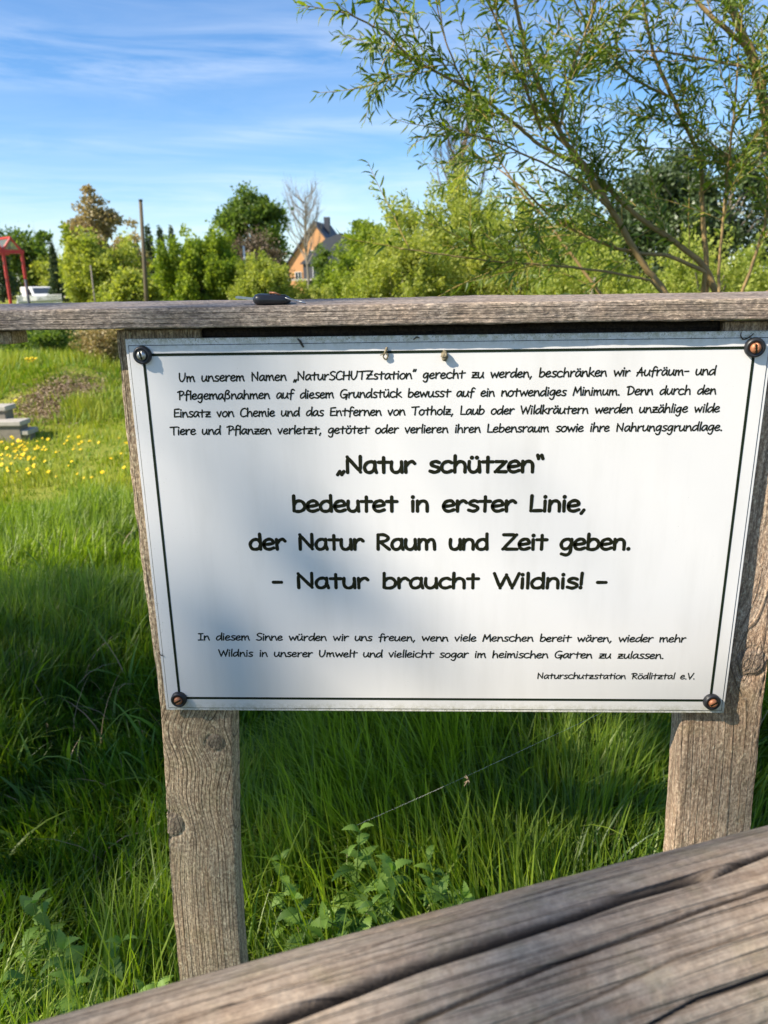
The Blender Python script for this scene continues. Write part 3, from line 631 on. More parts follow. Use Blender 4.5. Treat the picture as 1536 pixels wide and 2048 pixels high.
# crowd the angular samples where the camera looks
aw = 0.55 + aa - 0.72 * np.sin(aa)
T_, A_ = np.meshgrid(tt, aw, indexing='ij')
h = 0.0020 * vn(T_ * 4, A_ * 2.0, 1, 41) + 0.0011 * vn(T_ * 14, A_ * 9, 1, 42) + 0.00035 * vn(T_ * 30, A_ * 60, 1, 43)
h *= 1.0
kn = np.zeros_like(T_)
for pts, wdt, dep in cr:
    q = np.array([log_hit(*p) for p in pts]); o_ = np.argsort(q[:, 0]); q = q[o_]
    c = np.interp(T_, q[:, 0], q[:, 1]) + 0.006 * vn(T_ * 30, 0, 1, int(wdt * 1e5))
    amp = np.clip(np.minimum(T_ - q[0, 0], q[-1, 0] - T_) / 0.03, 0, 1) * (0.95 + 0.1 * vn(T_ * 9, 0, 1, 77))
    g = np.exp(-np.abs((A_ - c) * LR / (wdt * 0.95)) ** 2.5); h = h - dep * g * amp; kn = np.maximum(kn, np.clip(g * amp * 2.5, 0, 1) * min(1.0, 0.35 + dep / 0.014))
rr_ = LR + h
V = LC + AX * T_[..., None] + E1 * (rr_ * np.cos(A_))[..., None] + E2 * (rr_ * np.sin(A_))[..., None]
i = np.arange(nt_)[:, None] * na; j = np.arange(na)[None]; j2 = (j + 1) % na
Q = np.stack([i + j, i + j2, i + na + j2, i + na + j], -1).reshape(-1, 4)
V = V.reshape(-1, 3); gco = np.stack([(A_ * LR), T_, np.zeros_like(T_)], -1).reshape(-1, 3)
n0 = len(V); V = np.concatenate([V, [LC + AX * L0], [LC + AX * L1]]); gco = np.concatenate([gco, [[0, L0, 0]], [[0, L1, 0]]])
jj = np.arange(na); Tt = np.concatenate([np.stack([np.full(na, n0), (jj + 1) % na, jj], 1), np.stack([np.full(na, n0 + 1), nt_ * na + jj, nt_ * na + (jj + 1) % na], 1)])
logf = empty('log_barrier', tuple(LC - [0, 0, LC[2]]), 'thick round cracked wooden handrail log in the near foreground, running up to the right', 'log rail')
lo_ = link('log', mesh('log', V, [Q, Tt], M['log'], {'gco': gco, 'knot': np.concatenate([kn.ravel(), [0.2, 0.2]])}, True), logf)
lo_.location = -np.array(logf.location)
for s_ in (-0.95, 1.35):
    p = LC + AX * s_; b = MB(); zz_ = np.linspace(-0.2, LC[2] - LR * 0.8, 12)
    b.tube(np.stack([np.full(12, p[0]), np.full(12, p[1]), zz_], 1), 0.07 + 0.002 * np.sin(zz_ * 9), 20)
    o = b.build('log_post', M['bark_g'], logf, True); o.location = -np.array(logf.location)

# ------------------------------------------------------------------ car key on the rail
kp = at_y(545, 606, 0.012); kz = 1.4768
key = empty('car_key', (kp[0], 0.014, kz), 'black car key with silver blade and wire ring lying on the rail', 'car key')
key.rotation_euler = (0.0, 0.0, R(4))
def blob(prof, k, ysc):
    pass
b = MB(); sec = []
xs_ = np.linspace(-0.025, 0.024, 15); k = 16; an = np.arange(k) * 2 * math.pi / k
V = []
for q, x in enumerate(xs_):
    u = (x + 0.0005) / 0.0248; wy = 0.0155 * (1 - abs(u) ** 6) ** 0.4 * (1 - 0.12 * u) + 0.0008; hz = 0.0064 * (1 - abs(u) ** 5) ** 0.5 * (1 - 0.18 * u) + 0.0008
    V += [(x, wy * np.sign(math.cos(a_)) * abs(math.cos(a_)) ** 0.6, 0.0066 + 0.0035 * (u * -0.2) + hz * np.sign(math.sin(a_)) * abs(math.sin(a_)) ** 0.75) for a_ in an]
i = np.arange(len(xs_) - 1)[:, None] * k; j = np.arange(k)[None]; j2 = (j + 1) % k
b.add(V, np.stack([i + j, i + k + j, i + k + j2, i + j2], -1).reshape(-1, 4), [(0, q, q + 1) for q in range(1, k - 1)] + [(14 * k, 14 * k + q + 1, 14 * k + q) for q in range(1, k - 1)])
b.build('fob', M['dark'], key, True)
b = MB(); b.box((-0.012, -0.0105, 0.0126), (0.004, 0.0105, 0.0136)); b.box((0.008, -0.0085, 0.0122), (0.018, 0.0085, 0.0130)); b.build('button', M['rubber'], key)
b = MB(); Mx = np.eye(4); an_ = R(7); Mx[0, 0] = Mx[2, 2] = math.cos(an_); Mx[0, 2] = math.sin(an_); Mx[2, 0] = -math.sin(an_); Mx[:3, 3] = (-0.024, 0, 0.0072)
Mx[0, 2] = -math.sin(an_) * -1
b.box((-0.024, -0.0038, -0.0009), (0.0, 0.0038, 0.0016), Mx); b.box((-0.022, -0.0014, 0.0016), (-0.001, 0.0014, 0.0021), Mx)
b.build('blade', M['steel'], key)
b = MB(); a_ = np.linspace(0, 2 * math.pi, 40); b.tube(np.stack([0.027 + 0.0155 * np.cos(a_), 0.013 * np.sin(a_) - 0.002, 0.0062 - 0.0045 * np.cos(a_)], 1), 0.00065, 8, cap=False); b.build('key_ring', M['steel'], key, True)
b = MB(); b.tube([(0.0, -0.004, 0.0142), (-0.0025, -0.006, 0.0155), (0.004, -0.009, 0.0152), (0.012, -0.0095, 0.0125)], [0.0012, 0.0016, 0.0014, 0.0009], 8); b.build('split_clip', M['rust'], key, True)

# ------------------------------------------------------------------ small remains on the board and the thread
def squiggle(name, label, cat, px_, py_, pts, r, mat, y0=-0.0012):
    p = P2S(px_, py_); o = empty(name, (p[0], 0, p[1] + BZ), label, cat)
    b = MB()
    for P, rr2 in pts: b.tube(catmull(np.array(P, float) * 0.001, 4), [r * rr2 * (0.55 + 0.45 * math.sin(3.14 * (q + 0.6) / (len(P) * 4 - 2))) for q in range((len(P) - 1) * 4 + 1)], 7)
    c = b.build('husk', mat, o, True); return o
squiggle('insect_husk', 'small dry grey insect husk on the border line, left of the two husks', 'insect', 771, 708,
         [([(2, -2, 9), (1, -3, 5), (-1, -2, 1)], 1.5), ([(-7, -3, -1), (-3, -4, 0), (2, -3, 1), (3, -3, -3), (0, -2, -7), (-3, -3, -3), (-1, -3, 0)], 0.8)], 0.0013, M['husk'])
squiggle('insect_husk', 'knobbly brown insect husk on the border line, right of the two husks', 'insect', 888, 711,
         [([(-1, -3, 7), (2, -4, 3), (-2, -5, 0), (3, -4, -2), (-1, -4, -4), (3, -3, -6)], 1.9), ([(-3, -2, 3), (3, -6, 1), (-2, -3, -4)], 1.5)], 0.0015, M['husk'])
squiggle('dried_larva', 'thin dark curled larva hanging at the top left of the board', 'insect', 602, 685, [([(-4, -1, 5), (-1, -2, 2), (1, -2, -2), (3, -1, -6)], 1.3)], 0.0012, M['husk2'])
squiggle('dried_larva', 'thin black bent larva above the top right screw washer', 'insect', 1492, 672, [([(-7, -1, 5), (-7, -1, 0), (-3, -1, -4), (3, -1, -2), (9, -1, 3)], 0.9)], 0.001, M['husk2'])
squiggle('dried_larva', 'tiny dark larva near the middle of the board edge', 'insect', 833, 676, [([(-4, -1, -2), (0, -1.5, 1), (4, -1, 0)], 0.9)], 0.001, M['husk2'])
squiggle('dried_larva', 'small black curl on the lower left edge of the board', 'insect', 322, 1308, [([(-3, -1, 3), (0, -1.5, -1), (4, -1, -3)], 0.8)], 0.0009, M['husk2'])
pa = at_y(700, 1656, 0.55); pb = at_y(1215, 1420, 0.006)
tt_ = np.linspace(0, 1, 30); P = pa[None] * (1 - tt_[:, None]) + pb[None] * tt_[:, None]; P[:, 2] -= 0.012 * np.sin(tt_ * math.pi) * 0.3
th = empty('spider_thread', tuple(pa), 'thin pale spider thread stretched from the board edge down into the grass', 'spider thread')
b = MB(); b.tube(P - pa, 0.00014, 5); b.build('thread', M['silk'], th)
pc = at_y(937, 1560, 0.36)
b = MB()
for q in range(9):
    d = rng.normal(size=3) * 0.0028; b.tube([pc * 0 + d * 0.1, d, d * 1.8 + rng.normal(size=3) * 0.002], [0.0007, 0.001, 0.0004], 5)
o = b.build('plant_fluff', M['litter'], None, True, tuple(pc)); tag(o, 'small pale reddish bit of plant fluff caught in the spider thread', 'plant fluff')

# ------------------------------------------------------------------ grass
def blades(P, h, w, bend, K, az, tint, face=None):
    """P (N,3) roots; K segments; returns V, Q, T, tint"""
    N = len(P); t = np.linspace(0, 1, K + 1)
    lean = np.stack([np.cos(az), np.sin(az), np.zeros(N)], 1)
    fa = az + math.pi / 2 + (rng.normal(0, 0.7, N) if face is None else face); side = np.stack([np.cos(fa), np.sin(fa), np.zeros(N)], 1)
    ph = bend[:, None] * t[None]                       # angle from vertical grows along the blade
    dz = np.cos(ph); dx = np.sin(ph)
    cz = np.concatenate([np.zeros((N, 1)), np.cumsum((dz[:, 1:] + dz[:, :-1]) / 2, 1)], 1) / K; cxx = np.concatenate([np.zeros((N, 1)), np.cumsum((dx[:, 1:] + dx[:, :-1]) / 2, 1)], 1) / K
    c = P[:, None, :] + (cxx * h[:, None])[..., None] * lean[:, None, :] + (cz * h[:, None])[..., None] * np.array([0, 0, 1.0])
    wd = w[:, None] * np.clip(1.15 - t[None] ** 1.6 * 1.15, 0.02, 1) * 0.5
    Lf = c - side[:, None] * wd[..., None]; Rr = c + side[:, None] * wd[..., None]
    V = np.stack([Lf[:, :-1], Rr[:, :-1]], 2).reshape(N, 2 * K, 3)
    V = np.concatenate([V, c[:, -1:, :]], 1)           # 2K + 1 verts per blade
    n = 2 * K + 1; b0 = (np.arange(N) * n)[:, None]
    Q = []
    for q in range(K - 1): Q.append(np.stack([b0[:, 0] + 2 * q, b0[:, 0] + 2 * q + 1, b0[:, 0] + 2 * q + 3, b0[:, 0] + 2 * q + 2], 1))
    Tt = np.stack([b0[:, 0] + 2 * K - 2, b0[:, 0] + 2 * K - 1, b0[:, 0] + 2 * K], 1)
    return V.reshape(-1, 3), np.concatenate(Q), Tt, np.repeat(tint, n)
def wedge(N, y0, y1, x_at):
    """roots spread evenly over a wedge that widens with the distance from the camera"""
    y = rng.uniform(y0 ** 2, y1 ** 2, N) ** 0.5; lo, hi = x_at(y); return rng.uniform(0, 1, N) * (hi - lo) + lo, y
def grass(name, N, y0, y1, xw, hh, ww, K, mat, label, tsc=1.0, bend=(0.2, 1.6), keep=None, hv=0.5, toff=0.0):
    d, yy = [], []
    x, y = wedge(N, y0 + 1, y1 + 1, xw); y = y - 1
    # cluster the roots in tufts
    q = rng.integers(0, N, N // 9 + 1); near = rng.integers(0, len(q), N); sel = rng.uniform(0, 1, N) < 0.55
    x = np.where(sel, x[q][near] + rng.normal(0, 0.025 * (1 + y0 * .3), N), x); y = np.where(sel, y[q][near] + rng.normal(0, 0.025 * (1 + y0 * .3), N), y)
    if keep is not None: m = keep(x, y); x, y = x[m], y[m]
    n = len(x); pat = vn(x, y, 2.2, 5); fine = vn(x, y, 9, 6)
    h = hh * (1 + hv * 0.5 * pat + hv * 0.25 * fine) * rng.uniform(0.45, 1.25, n); h = np.clip(h, hh * 0.18, hh * 2)
    az = 1.6 * pat + 1.2 * vn(x, y, 3.5, 8) + rng.normal(0, 1.0, n) + 0.4
    tint = np.clip(0.42 + 0.2 * pat + 0.15 * fine + rng.normal(0, 0.22, n) + toff, 0, 1)
    V, Q, T, a = blades(np.stack([x, y, gz(x, y) - 0.01], 1), h, ww * rng.uniform(0.5, 1.35, n), rng.uniform(bend[0], bend[1], n) ** 1.2, K, az, tint)
    o = link(name, mesh(name, V, [Q, T], mat, {'tint': a}, True)); return tag(o, label, 'grass', kind='stuff')
fw_ = lambda y: (-0.66 * y - 0.9, 0.62 * y + 0.75)
NXY = np.array([at_z(a_, b_, 0.2)[:2] for a_, b_ in ((70, 1800), (30, 1945), (160, 1975), (95, 1870), (255, 2000), (330, 1930), (705, 1680), (765, 1700), (620, 1800), (668, 1765), (735, 1765), (850, 1790), (905, 1765), (725, 1855), (560, 1790), (815, 1835), (640, 1860), (980, 1735), (130, 1930))])
def off_nettles(x, y): return (np.min(np.hypot(x[:, None] - NXY[None, :, 0], y[:, None] - NXY[None, :, 1]), 1) > 0.075) | (rng.uniform(0, 1, len(x)) < 0.35)
grass('meadow_grass', 128000, -0.35, 2.3, fw_, 0.27, 0.0074, 5, M['grass'], 'long lush dark green grass behind and below the sign board', bend=(0.15, 1.7), keep=off_nettles)
grass('tall_grass', 68000, 2.3, 4.0, fw_, 0.20, 0.0088, 4, M['grass'], 'tall green grass in dappled shade beyond the sign posts', bend=(0.1, 1.4), hv=0.8, toff=0.12)
def bare(x, y): return (np.hypot((x + 4.35 - 0.25 * np.sin(y * 3)) / 0.55, (y - 8.0) / 0.75) < 0.8 + 0.25 * vn(x, y, 5, 12))
grass('lawn_grass', 105000, 3.6, 9.4, lambda y: (-0.66 * y - 1.2, 0.5 * y + 0.8), 0.075, 0.009, 2, M['lawn'], 'short sunlit yellow-green lawn in front of the bank', bend=(0.2, 1.3), keep=lambda x, y: ~bare(x, y) | (rng.uniform(0, 1, len(x)) < 0.15), hv=0.9)
grass('bank_grass', 60000, 6.6, 11.0, lambda y: (-0.66 * y - 1.2, 0.45 * y), 0.15, 0.011, 3, M['lawn'], 'rough bright grass growing on the low bank beyond the lawn', bend=(0.2, 1.5),
      keep=lambda x, y: ((gz(x, y) > 0.03) & (~bare(x, y) | (rng.uniform(0, 1, len(x)) < 0.15))) , hv=0.9, toff=-0.12)
grass('far_grass', 30000, 11.0, 27.0, lambda y: (-0.7 * y, 0.7 * y), 0.16, 0.03, 2, M['tree_g'], 'coarse green grass between the far shrubs', hv=0.9)
# a few long pale arching blades
n = 420; x, y = wedge(n, 0.9, 4.6, fw_); y -= 1
V, Q, T, a = blades(np.stack([x, y, gz(x, y)], 1), rng.uniform(0.32, 0.5, n), rng.uniform(0.006, 0.010, n), rng.uniform(1.3, 2.6, n), 8, rng.uniform(0, 6.28, n), rng.uniform(0.7, 1.0, n))
tag(link('arching_grass', mesh('arching_grass', V, [Q, T], M['grass'], {'tint': a}, True)), 'longest arching grass blades standing out of the meadow grass', 'grass', kind='stuff')
n = 1500; x, y = wedge(n, 0.8, 4.2, fw_); y -= 1
V, Q, T, a = blades(np.stack([x, y, gz(x, y)], 1), rng.uniform(0.10, 0.36, n), rng.uniform(0.002, 0.006, n), rng.uniform(0.6, 2.4, n), 5, rng.uniform(0, 6.28, n), rng.uniform(0.2, 1.0, n))
tag(link('dry_straw', mesh('dry_straw', V, [Q, T], M['litter'], {'tint': a}, True)), 'pale dry grass stalks mixed into the green meadow grass', 'dry grass', kind='stuff')
n = 2600; x, y = wedge(n, 0.8, 3.6, fw_); y -= 1
V, Q, T, a = blades(np.stack([x, y, gz(x, y)], 1), rng.uniform(0.12, 0.30, n), rng.uniform(0.011, 0.019, n), rng.uniform(0.5, 1.9, n), 6, rng.uniform(0, 6.28, n), rng.uniform(0.2, 0.9, n))
tag(link('broad_grass', mesh('broad_grass', V, [Q, T], M['nettle'], {'tint': a}, True)), 'broad bladed blue-green grass between the finer meadow blades', 'grass', kind='stuff')
# litter on the bare patch and here and there between the stems
def litter(N, cx_, cy_, rx, ry, name, label, s0=0.03):
    x = cx_ + rng.normal(0, rx, N); y = cy_ + rng.normal(0, ry, N); z = gz(x, y) + rng.uniform(0.005, 0.03, N)
    c = np.stack([x, y, z], 1); u = rng.normal(size=(N, 3)); u[:, 2] *= 0.35; u /= np.linalg.norm(u, axis=1)[:, None]; v = np.cross(u, rng.normal(size=(N, 3)) * [0.4, 0.4, 1]); v /= np.linalg.norm(v, axis=1)[:, None]
    s = s0 * rng.uniform(0.4, 1.2, N)[:, None]
    V = np.stack([c - u * s, c - v * s * 0.45, c + u * s, c + v * s * 0.45], 1).reshape(-1, 3); i = np.arange(N) * 4
    o = link(name, mesh(name, V, np.stack([i, i + 1, i + 2, i + 3], 1), M['litter'], {'tint': np.repeat(rng.uniform(0, 1, N), 4)})); tag(o, label, 'leaf litter', kind='stuff')
litter(9500, -4.3, 8.05, 0.25, 0.38, 'leaf_litter', 'pinkish brown dead leaf litter on the bare patch of the bank', 0.022)
litter(900, -0.1, 1.55, 0.45, 0.18, 'dead_grass_litter', 'pale dead leaves among the grass just under the board', 0.022)
litter(700, 0.0, 0.7, 0.9, 0.6, 'scattered_litter', 'thin scatter of dry stalks in the near grass', 0.02)

# ------------------------------------------------------------------ nettles and broad weeds
def nettle_leaf(L, Wd, teeth=8):
    V = [(0, 0, 0)]; Lf = []; Rt = []; Md = []
    n = teeth * 2
    for q in range(1, n):
        t = q / n; w = Wd * 0.5 * (math.sin(math.pi * min(1, t ** 0.62)) ** 0.8) * (1.0 if q % 2 else 0.68)
        x = t * L + (0.025 * L if q % 2 == 0 else 0); zc = 0.16 * L * math.sin(t * 2.6) - 0.35 * L * t * t
        Md.append((t * L, 0, zc)); Lf.append((x, w, zc + 0.12 * w)); Rt.append((x, -w, zc + 0.12 * w))
    tip = (L, 0, 0.16 * L * math.sin(2.6) - 0.35 * L)
    V = np.array([(0, 0, 0)] + Md + Lf + Rt + [tip]); m = n - 1
    Q = [(1 + q, 2 + q, 1 + m + q + 1, 1 + m + q) for q in range(m - 1)] + [(2 + q, 1 + q, 1 + 2 * m + q, 1 + 2 * m + q + 1) for q in range(m - 1)]
    T = [(0, 1, 1 + m), (0, 1 + 2 * m, 1), (m, len(V) - 1, 2 * m), (m, 3 * m, len(V) - 1)]
    return V, Q, T
nl = []
for q, ti in enumerate((0.15, 0.45, 0.75, 1.0)):
    V, Q_, T_2 = nettle_leaf(1.0, 0.50 + 0.04 * q); nl.append(mesh('nettle_leaf', V, [Q_, T_2], M['nettle'], {'tint': np.full(len(V), ti)}, True))
def nettle(px_, py_, hgt, sc, where, lift=0.7):
    hgt += 0.06; sc *= 1.15; p = at_z(px_, py_, hgt * lift); gx_, gy_ = p[0], p[1]; g0 = float(gz(gx_, gy_))
    o = empty('nettle_plant', (gx_, gy_, g0), where, 'nettle', 'nettles growing among the grass')
    lean = rng.normal(0, 0.10, 2); b = MB(); z = np.linspace(-0.02, hgt, 7); f = z / hgt
    P = np.stack([lean[0] * f ** 2 * hgt * 2, lean[1] * f ** 2 * hgt * 2, z], 1); b.tube(P, 0.0024 * (1.2 - f * 0.6), 5); b.build('stem', M['stem'], o)
    a0 = rng.uniform(0, 3.14); lv = 8
    for k in range(lv):
        f_ = 0.30 + 0.70 * k / (lv - 1); pos = np.array([lean[0] * f_ ** 2 * hgt * 2, lean[1] * f_ ** 2 * hgt * 2, hgt * f_])
        for s_ in (0, math.pi):
            L = sc * (1.0 - 0.55 * (k / (lv - 1)) ** 1.5) * rng.uniform(0.85, 1.2)
            lf = link('leaf', nl[int(rng.integers(0, 4)) if k < lv - 1 else 3], o); lf.location = pos; lf.scale = (L, L, L)
            lf.rotation_euler = (rng.normal(0, 0.22), rng.normal(-0.05, 0.25) - 0.65 * (k == lv - 1) - 0.25 * (k == lv - 2), a0 + s_ + rng.normal(0, 0.2))
        a0 += math.pi / 2 + rng.normal(0, 0.2)
NS = [(640, 1860, .17, .07, 'low bright nettle between the left post and the sunlit nettle at the log edge'), (980, 1735, .24, .065, 'nettle furthest right along the log'), (130, 1930, .24, .075, 'leafy nettle in the middle of the lower left clump'),
      (70, 1800, .26, .085, 'nettle by the left picture edge, tallest of the left corner clump'), (30, 1945, .26, .085, 'nettle in the lower left corner with its leaves cut by the frame'),
      (160, 1975, .24, .085, 'bright lit nettle in the lower left corner beside the log'), (95, 1870, .26, .075, 'shaded nettle above the lower left corner clump'),
      (255, 2000, .20, .07, 'low nettle touching the log end at lower left'), (235, 1950, .20, .06, 'small nettle between the corner clump and the left post'),
      (330, 1930, .24, .07, 'nettle growing against the left post foot'), (300, 1985, .2, .07, 'nettle between the left post and the log'),
      (705, 1680, .30, .075, 'shaded broad leaved nettle under the middle of the board'), (765, 1700, .27, .085, 'nettle with a pale drooping leaf under the middle of the board'),
      (620, 1800, .26, .07, 'nettle right of the left post, with one bright leaf'), (668, 1765, .26, .06, 'half lit nettle right of the left post'),
      (735, 1765, .24, .07, 'nettle below the broad leaved pair under the board'), (850, 1790, .24, .065, 'nettle near the log in the middle of the picture'),
      (905, 1765, .24, .07, 'right-hand nettle of the row along the log'), (725, 1855, .18, .07, 'lowest sunlit nettle right at the edge of the log'),
      (560, 1790, .24, .06, 'slim nettle close to the right side of the left post'), (815, 1835, .2, .055, 'small nettle just above the log edge')]
for q in NS: nettle(*q)
# one yellowed blade end near the log
b = MB(); P = [(0, 0, 0.10), (0.01, 0, 0.125), (0.035, 0.0, 0.13), (0.055, 0.0, 0.115)]; b.tube(P, [0.001, 0.004, 0.004, 0.0008], 4)
p = at_z(645, 1835, 0.11); o = b.build('withered_blade', plain('withered_yellow', (0.55, 0.33, 0.05, 1), 0.6), None, True, (p[0] - .03, p[1], float(gz(p[0], p[1])) + 0.0)); tag(o, 'single withered orange grass blade near the sunlit nettle by the log', 'grass blade')

# ------------------------------------------------------------------ dandelions
b = MB()
for ring_, (n_, r_, z_) in enumerate(((11, 0.020, 0.0), (9, 0.015, 0.004), (6, 0.009, 0.008))):
    for k in range(n_):
        a_ = k * 2 * math.pi / n_ + ring_ * 0.3; c_, s_ = math.cos(a_), math.sin(a_)
        b.add([(0, 0, z_ * 0.5), (r_ * c_ * .8 - s_ * r_ * .26, r_ * s_ * .8 + c_ * r_ * .26, z_ + 0.002), (r_ * c_, r_ * s_, z_ + 0.003), (r_ * c_ * .8 + s_ * r_ * .26, r_ * s_ * .8 - c_ * r_ * .26, z_ + 0.002)], [(0, 3, 2, 1)])
nf = sum(len(q) for q in b.Q); b.tube([(0, 0, -0.12), (0.004, 0, -0.06), (0, 0, 0.001)], 0.0022, 4, cap=False)
Vd = np.concatenate(b.V); Fd = np.concatenate(b.Q)
dmesh = mesh('dandelion', Vd, Fd, [M['yellow'], M['stem']], {'tint': np.concatenate(b.A)}, midx=[0] * nf + [1] * (len(Fd) - nf))
spots = [(rng.normal(45, 26), rng.normal(890, 12)) for _ in range(46)] + [(rng.uniform(0, 110), rng.uniform(868, 945)) for _ in range(24)] + [(rng.uniform(110, 255), rng.uniform(868, 960)) for _ in range(26)]
for px_, py_ in spots:
    if px_ < -10: continue
    h_ = rng.uniform(0.11, 0.17); p = at_z(px_, max(py_, 862), h_); sc = rng.uniform(0.5, 0.95)
    o = link('dandelion', dmesh, None, (p[0], p[1], float(gz(p[0], p[1])) + h_)); o.scale = (sc,) * 3
    d = CW - p; o.rotation_euler = (rng.normal(0.45, 0.3), rng.normal(0, 0.3), rng.uniform(-0.5, 0.5))
    tag(o, 'yellow dandelion flower in the sunlit lawn left of the board', 'dandelion', 'dandelions in the sunlit lawn')
for px_, py_ in ((53, 717), (58, 719), (63, 716), (66, 721), (71, 717), (61, 723)):
    p = at_y(px_, py_, 9.3); h_ = p[2] - float(gz(p[0], p[1])); o = link('dandelion', dmesh, None, tuple(p)); o.scale = (1.5, 1.5, max(1, h_ / 0.12)); o.rotation_euler = (0.3, 0, 0)
    tag(o, 'yellow flower of the small bunch on the crest of the bank', 'dandelion', 'bunch of yellow flowers on the crest of the bank')
p = at_z(30, 794, 0.3); o = link('dandelion', dmesh, None, (p[0], p[1], float(gz(p[0], p[1])) + 0.12)); o.scale = (1.1,) * 3; o.rotation_euler = (0.5, 0, 0); tag(o, 'lone orange-yellow dandelion above the wooden steps', 'dandelion')

# ------------------------------------------------------------------ steps in the bank
pS = at_z(55, 872, 0.10)
st = empty('garden_steps', (pS[0] - 0.8, pS[1], 0), 'pale weathered timber steps leading up the bank at the left edge', 'steps')
for k, (px_, pyt, pyb, zt2) in enumerate(((56, 861, 874, 0.115), (40, 843, 860, 0.215), (10, 813, 838, 0.35))):
    p = at_z(px_, pyt, zt2); xr = p[0]; b = MB(); b.box((xr - 1.9, p[1], zt2 - 0.05), (xr, p[1] + 0.22, zt2)); o = b.build('step', M['concrete'], st); o.location = (-st.location[0], -st.location[1], 0)
    bv = o.modifiers.new('bevel', 'BEVEL'); bv.width = 0.008; bv.segments = 2
    b = MB(); b.box((xr - 1.88, p[1] + 0.025, -0.05), (xr - 0.03, p[1] + 0.20, zt2 - 0.051)); o = b.build('riser', M['bark_g'], st); o.location = (-st.location[0], -st.location[1], 0)

# ------------------------------------------------------------------ foliage builders
def leaves_at(C_, U_, L, Wr, tint, droop=0.0):
    """one folded diamond leaf per row: base C_, direction U_, length L"""
    N = len(C_); U_ = U_ / (np.linalg.norm(U_, axis=1)[:, None] + 1e-9)
    s = np.cross(U_, rng.normal(size=(N, 3))); s /= np.linalg.norm(s, axis=1)[:, None] + 1e-9; L = np.broadcast_to(L, (N,))[:, None]
    m = C_ + U_ * L * 0.45; tip = C_ + U_ * L; tip[:, 2] -= droop * L[:, 0]
    V = np.stack([C_, m + s * L * Wr, tip, m - s * L * Wr], 1).reshape(-1, 3); i = np.arange(N) * 4
    return V, np.stack([i, i + 1, i + 2, i + 3], 1), np.repeat(tint, 4)
def crown_leaves(C0, rx, ry, rz, nclump, nleaf, leaf, rough=0.25, updir=0.3, flat=0.7, hollow=0.35, csz=0.16, seed=0, strand=0.0, taper=0.0):
    r = np.random.default_rng(seed)
    u = r.normal(size=(nclump, 3)); u /= np.linalg.norm(u, axis=1)[:, None]; rad = r.uniform(hollow, 1, nclump) ** 0.5
    th = np.arctan2(u[:, 1], u[:, 0]); rad *= 1 + rough * (np.sin(th * 3 + seed) * 0.5 + np.sin(u[:, 2] * 6 + th * 2 + seed * 2) * 0.5) + r.normal(0, rough * 0.35, nclump)
    tp = 1 - taper * np.clip(u[:, 2] * rad, -1, 1)
    cc = C0 + np.stack([u[:, 0] * rx * rad * tp, u[:, 1] * ry * rad * tp, u[:, 2] * rz * rad], 1)
    ct = r.normal(0, 0.17, nclump); cs = csz * (rx + rz) / 2 * r.uniform(0.5, 1.5, nclump)
    k = r.integers(0, nclump, nleaf)
    off = r.normal(size=(nleaf, 3)) * cs[k][:, None] * [1, 1, flat]
    if strand > 0:                                     # upright feathery shoots
        sd = u[k] * 0.5 + np.array([0, 0, 1.0]); sd /= np.linalg.norm(sd, axis=1)[:, None]
        t = r.uniform(-0.3, 1, nleaf); ns = 7; sid = r.integers(0, ns, nleaf)
        so_ = r.normal(size=(nclump, ns, 3)) * cs[:, None, None] * 0.9; sdir = sd + r.normal(size=(nclump, ns, 3))[k, sid] * 0.22
        off = so_[k, sid] + sdir * (t * strand)[:, None] + r.normal(size=(nleaf, 3)) * leaf * 0.7
    c = cc[k] + off; U_ = off / (np.linalg.norm(off, axis=1)[:, None] + 1e-6) * 0.6 + r.normal(size=(nleaf, 3)) * 0.8 + [0, 0, updir]
    tint = np.clip(0.5 + ct[k] + r.normal(0, 0.2, nleaf), 0, 1)
    return leaves_at(c, U_, leaf * r.uniform(0.7, 1.6, nleaf), 0.33, tint), cc
def tree(name, label, cat, px_, top, dist, wpx, mat, base_px=600, nclump=60, nleaf=9000, leafpx=4.5, trunk=True, group=None, seed=0, crown_low=0.12, bark='bark_g', **kw):
    """a tree dist metres away whose top shows at pixel row top and whose crown is wpx wide"""
    d = ray(px_, top); d = d / math.hypot(d[0], d[1]); P = CW + d * dist; x, y, H_ = P[0], P[1], P[2]
    g0 = float(gz(x, y)); Hh = H_ - g0; rx = wpx / 1500 * dist / 2; zc = g0 + Hh * (1 + crown_low) / 2; rz = Hh * (1 - crown_low) / 2; st_ = kw.get('strand', 0) * 0.75; zc -= st_ / 2; rz -= st_ / 2
    o = empty(name, (x, y, g0), label, cat, group)
    (V, Q_, a), cc = crown_leaves(np.array([0, 0, zc - g0]), rx, rx * 0.9, rz, nclump, int(nleaf * 1.75), leafpx * 1.15 / 1500 * dist, seed=seed, **kw)
    c = link('crown', mesh('crown', V, Q_, mat, {'tint': a}), o)
    if trunk:
        b = MB(); z = np.linspace(-0.2, Hh * 0.75, 9); w = 0.02 * Hh + 0.03
        b.tube(np.stack([0.04 * Hh * np.sin(z / Hh * 4 + seed), 0.03 * Hh * np.sin(z / Hh * 3), z], 1), w * (1.15 - z / Hh), 7)
        b.build('trunk', M[bark], o, True)
        b = MB(); r = np.random.default_rng(seed + 50)
        for q in r.choice(len(cc), min(len(cc), 22), replace=False):
            e_ = cc[q]; s_ = np.array([0, 0, max(0.1 * Hh, min(e_[2] * 0.55, Hh * 0.65))]); mid = s_ * 0.45 + e_ * 0.55 + [0, 0, -0.04 * Hh]
            b.tube(catmull([s_, mid, e_], 4), np.linspace(w * 0.45, w * 0.08, 9), 4, cap=False)
        b.build('limbs', M[bark], o, True)
    return o
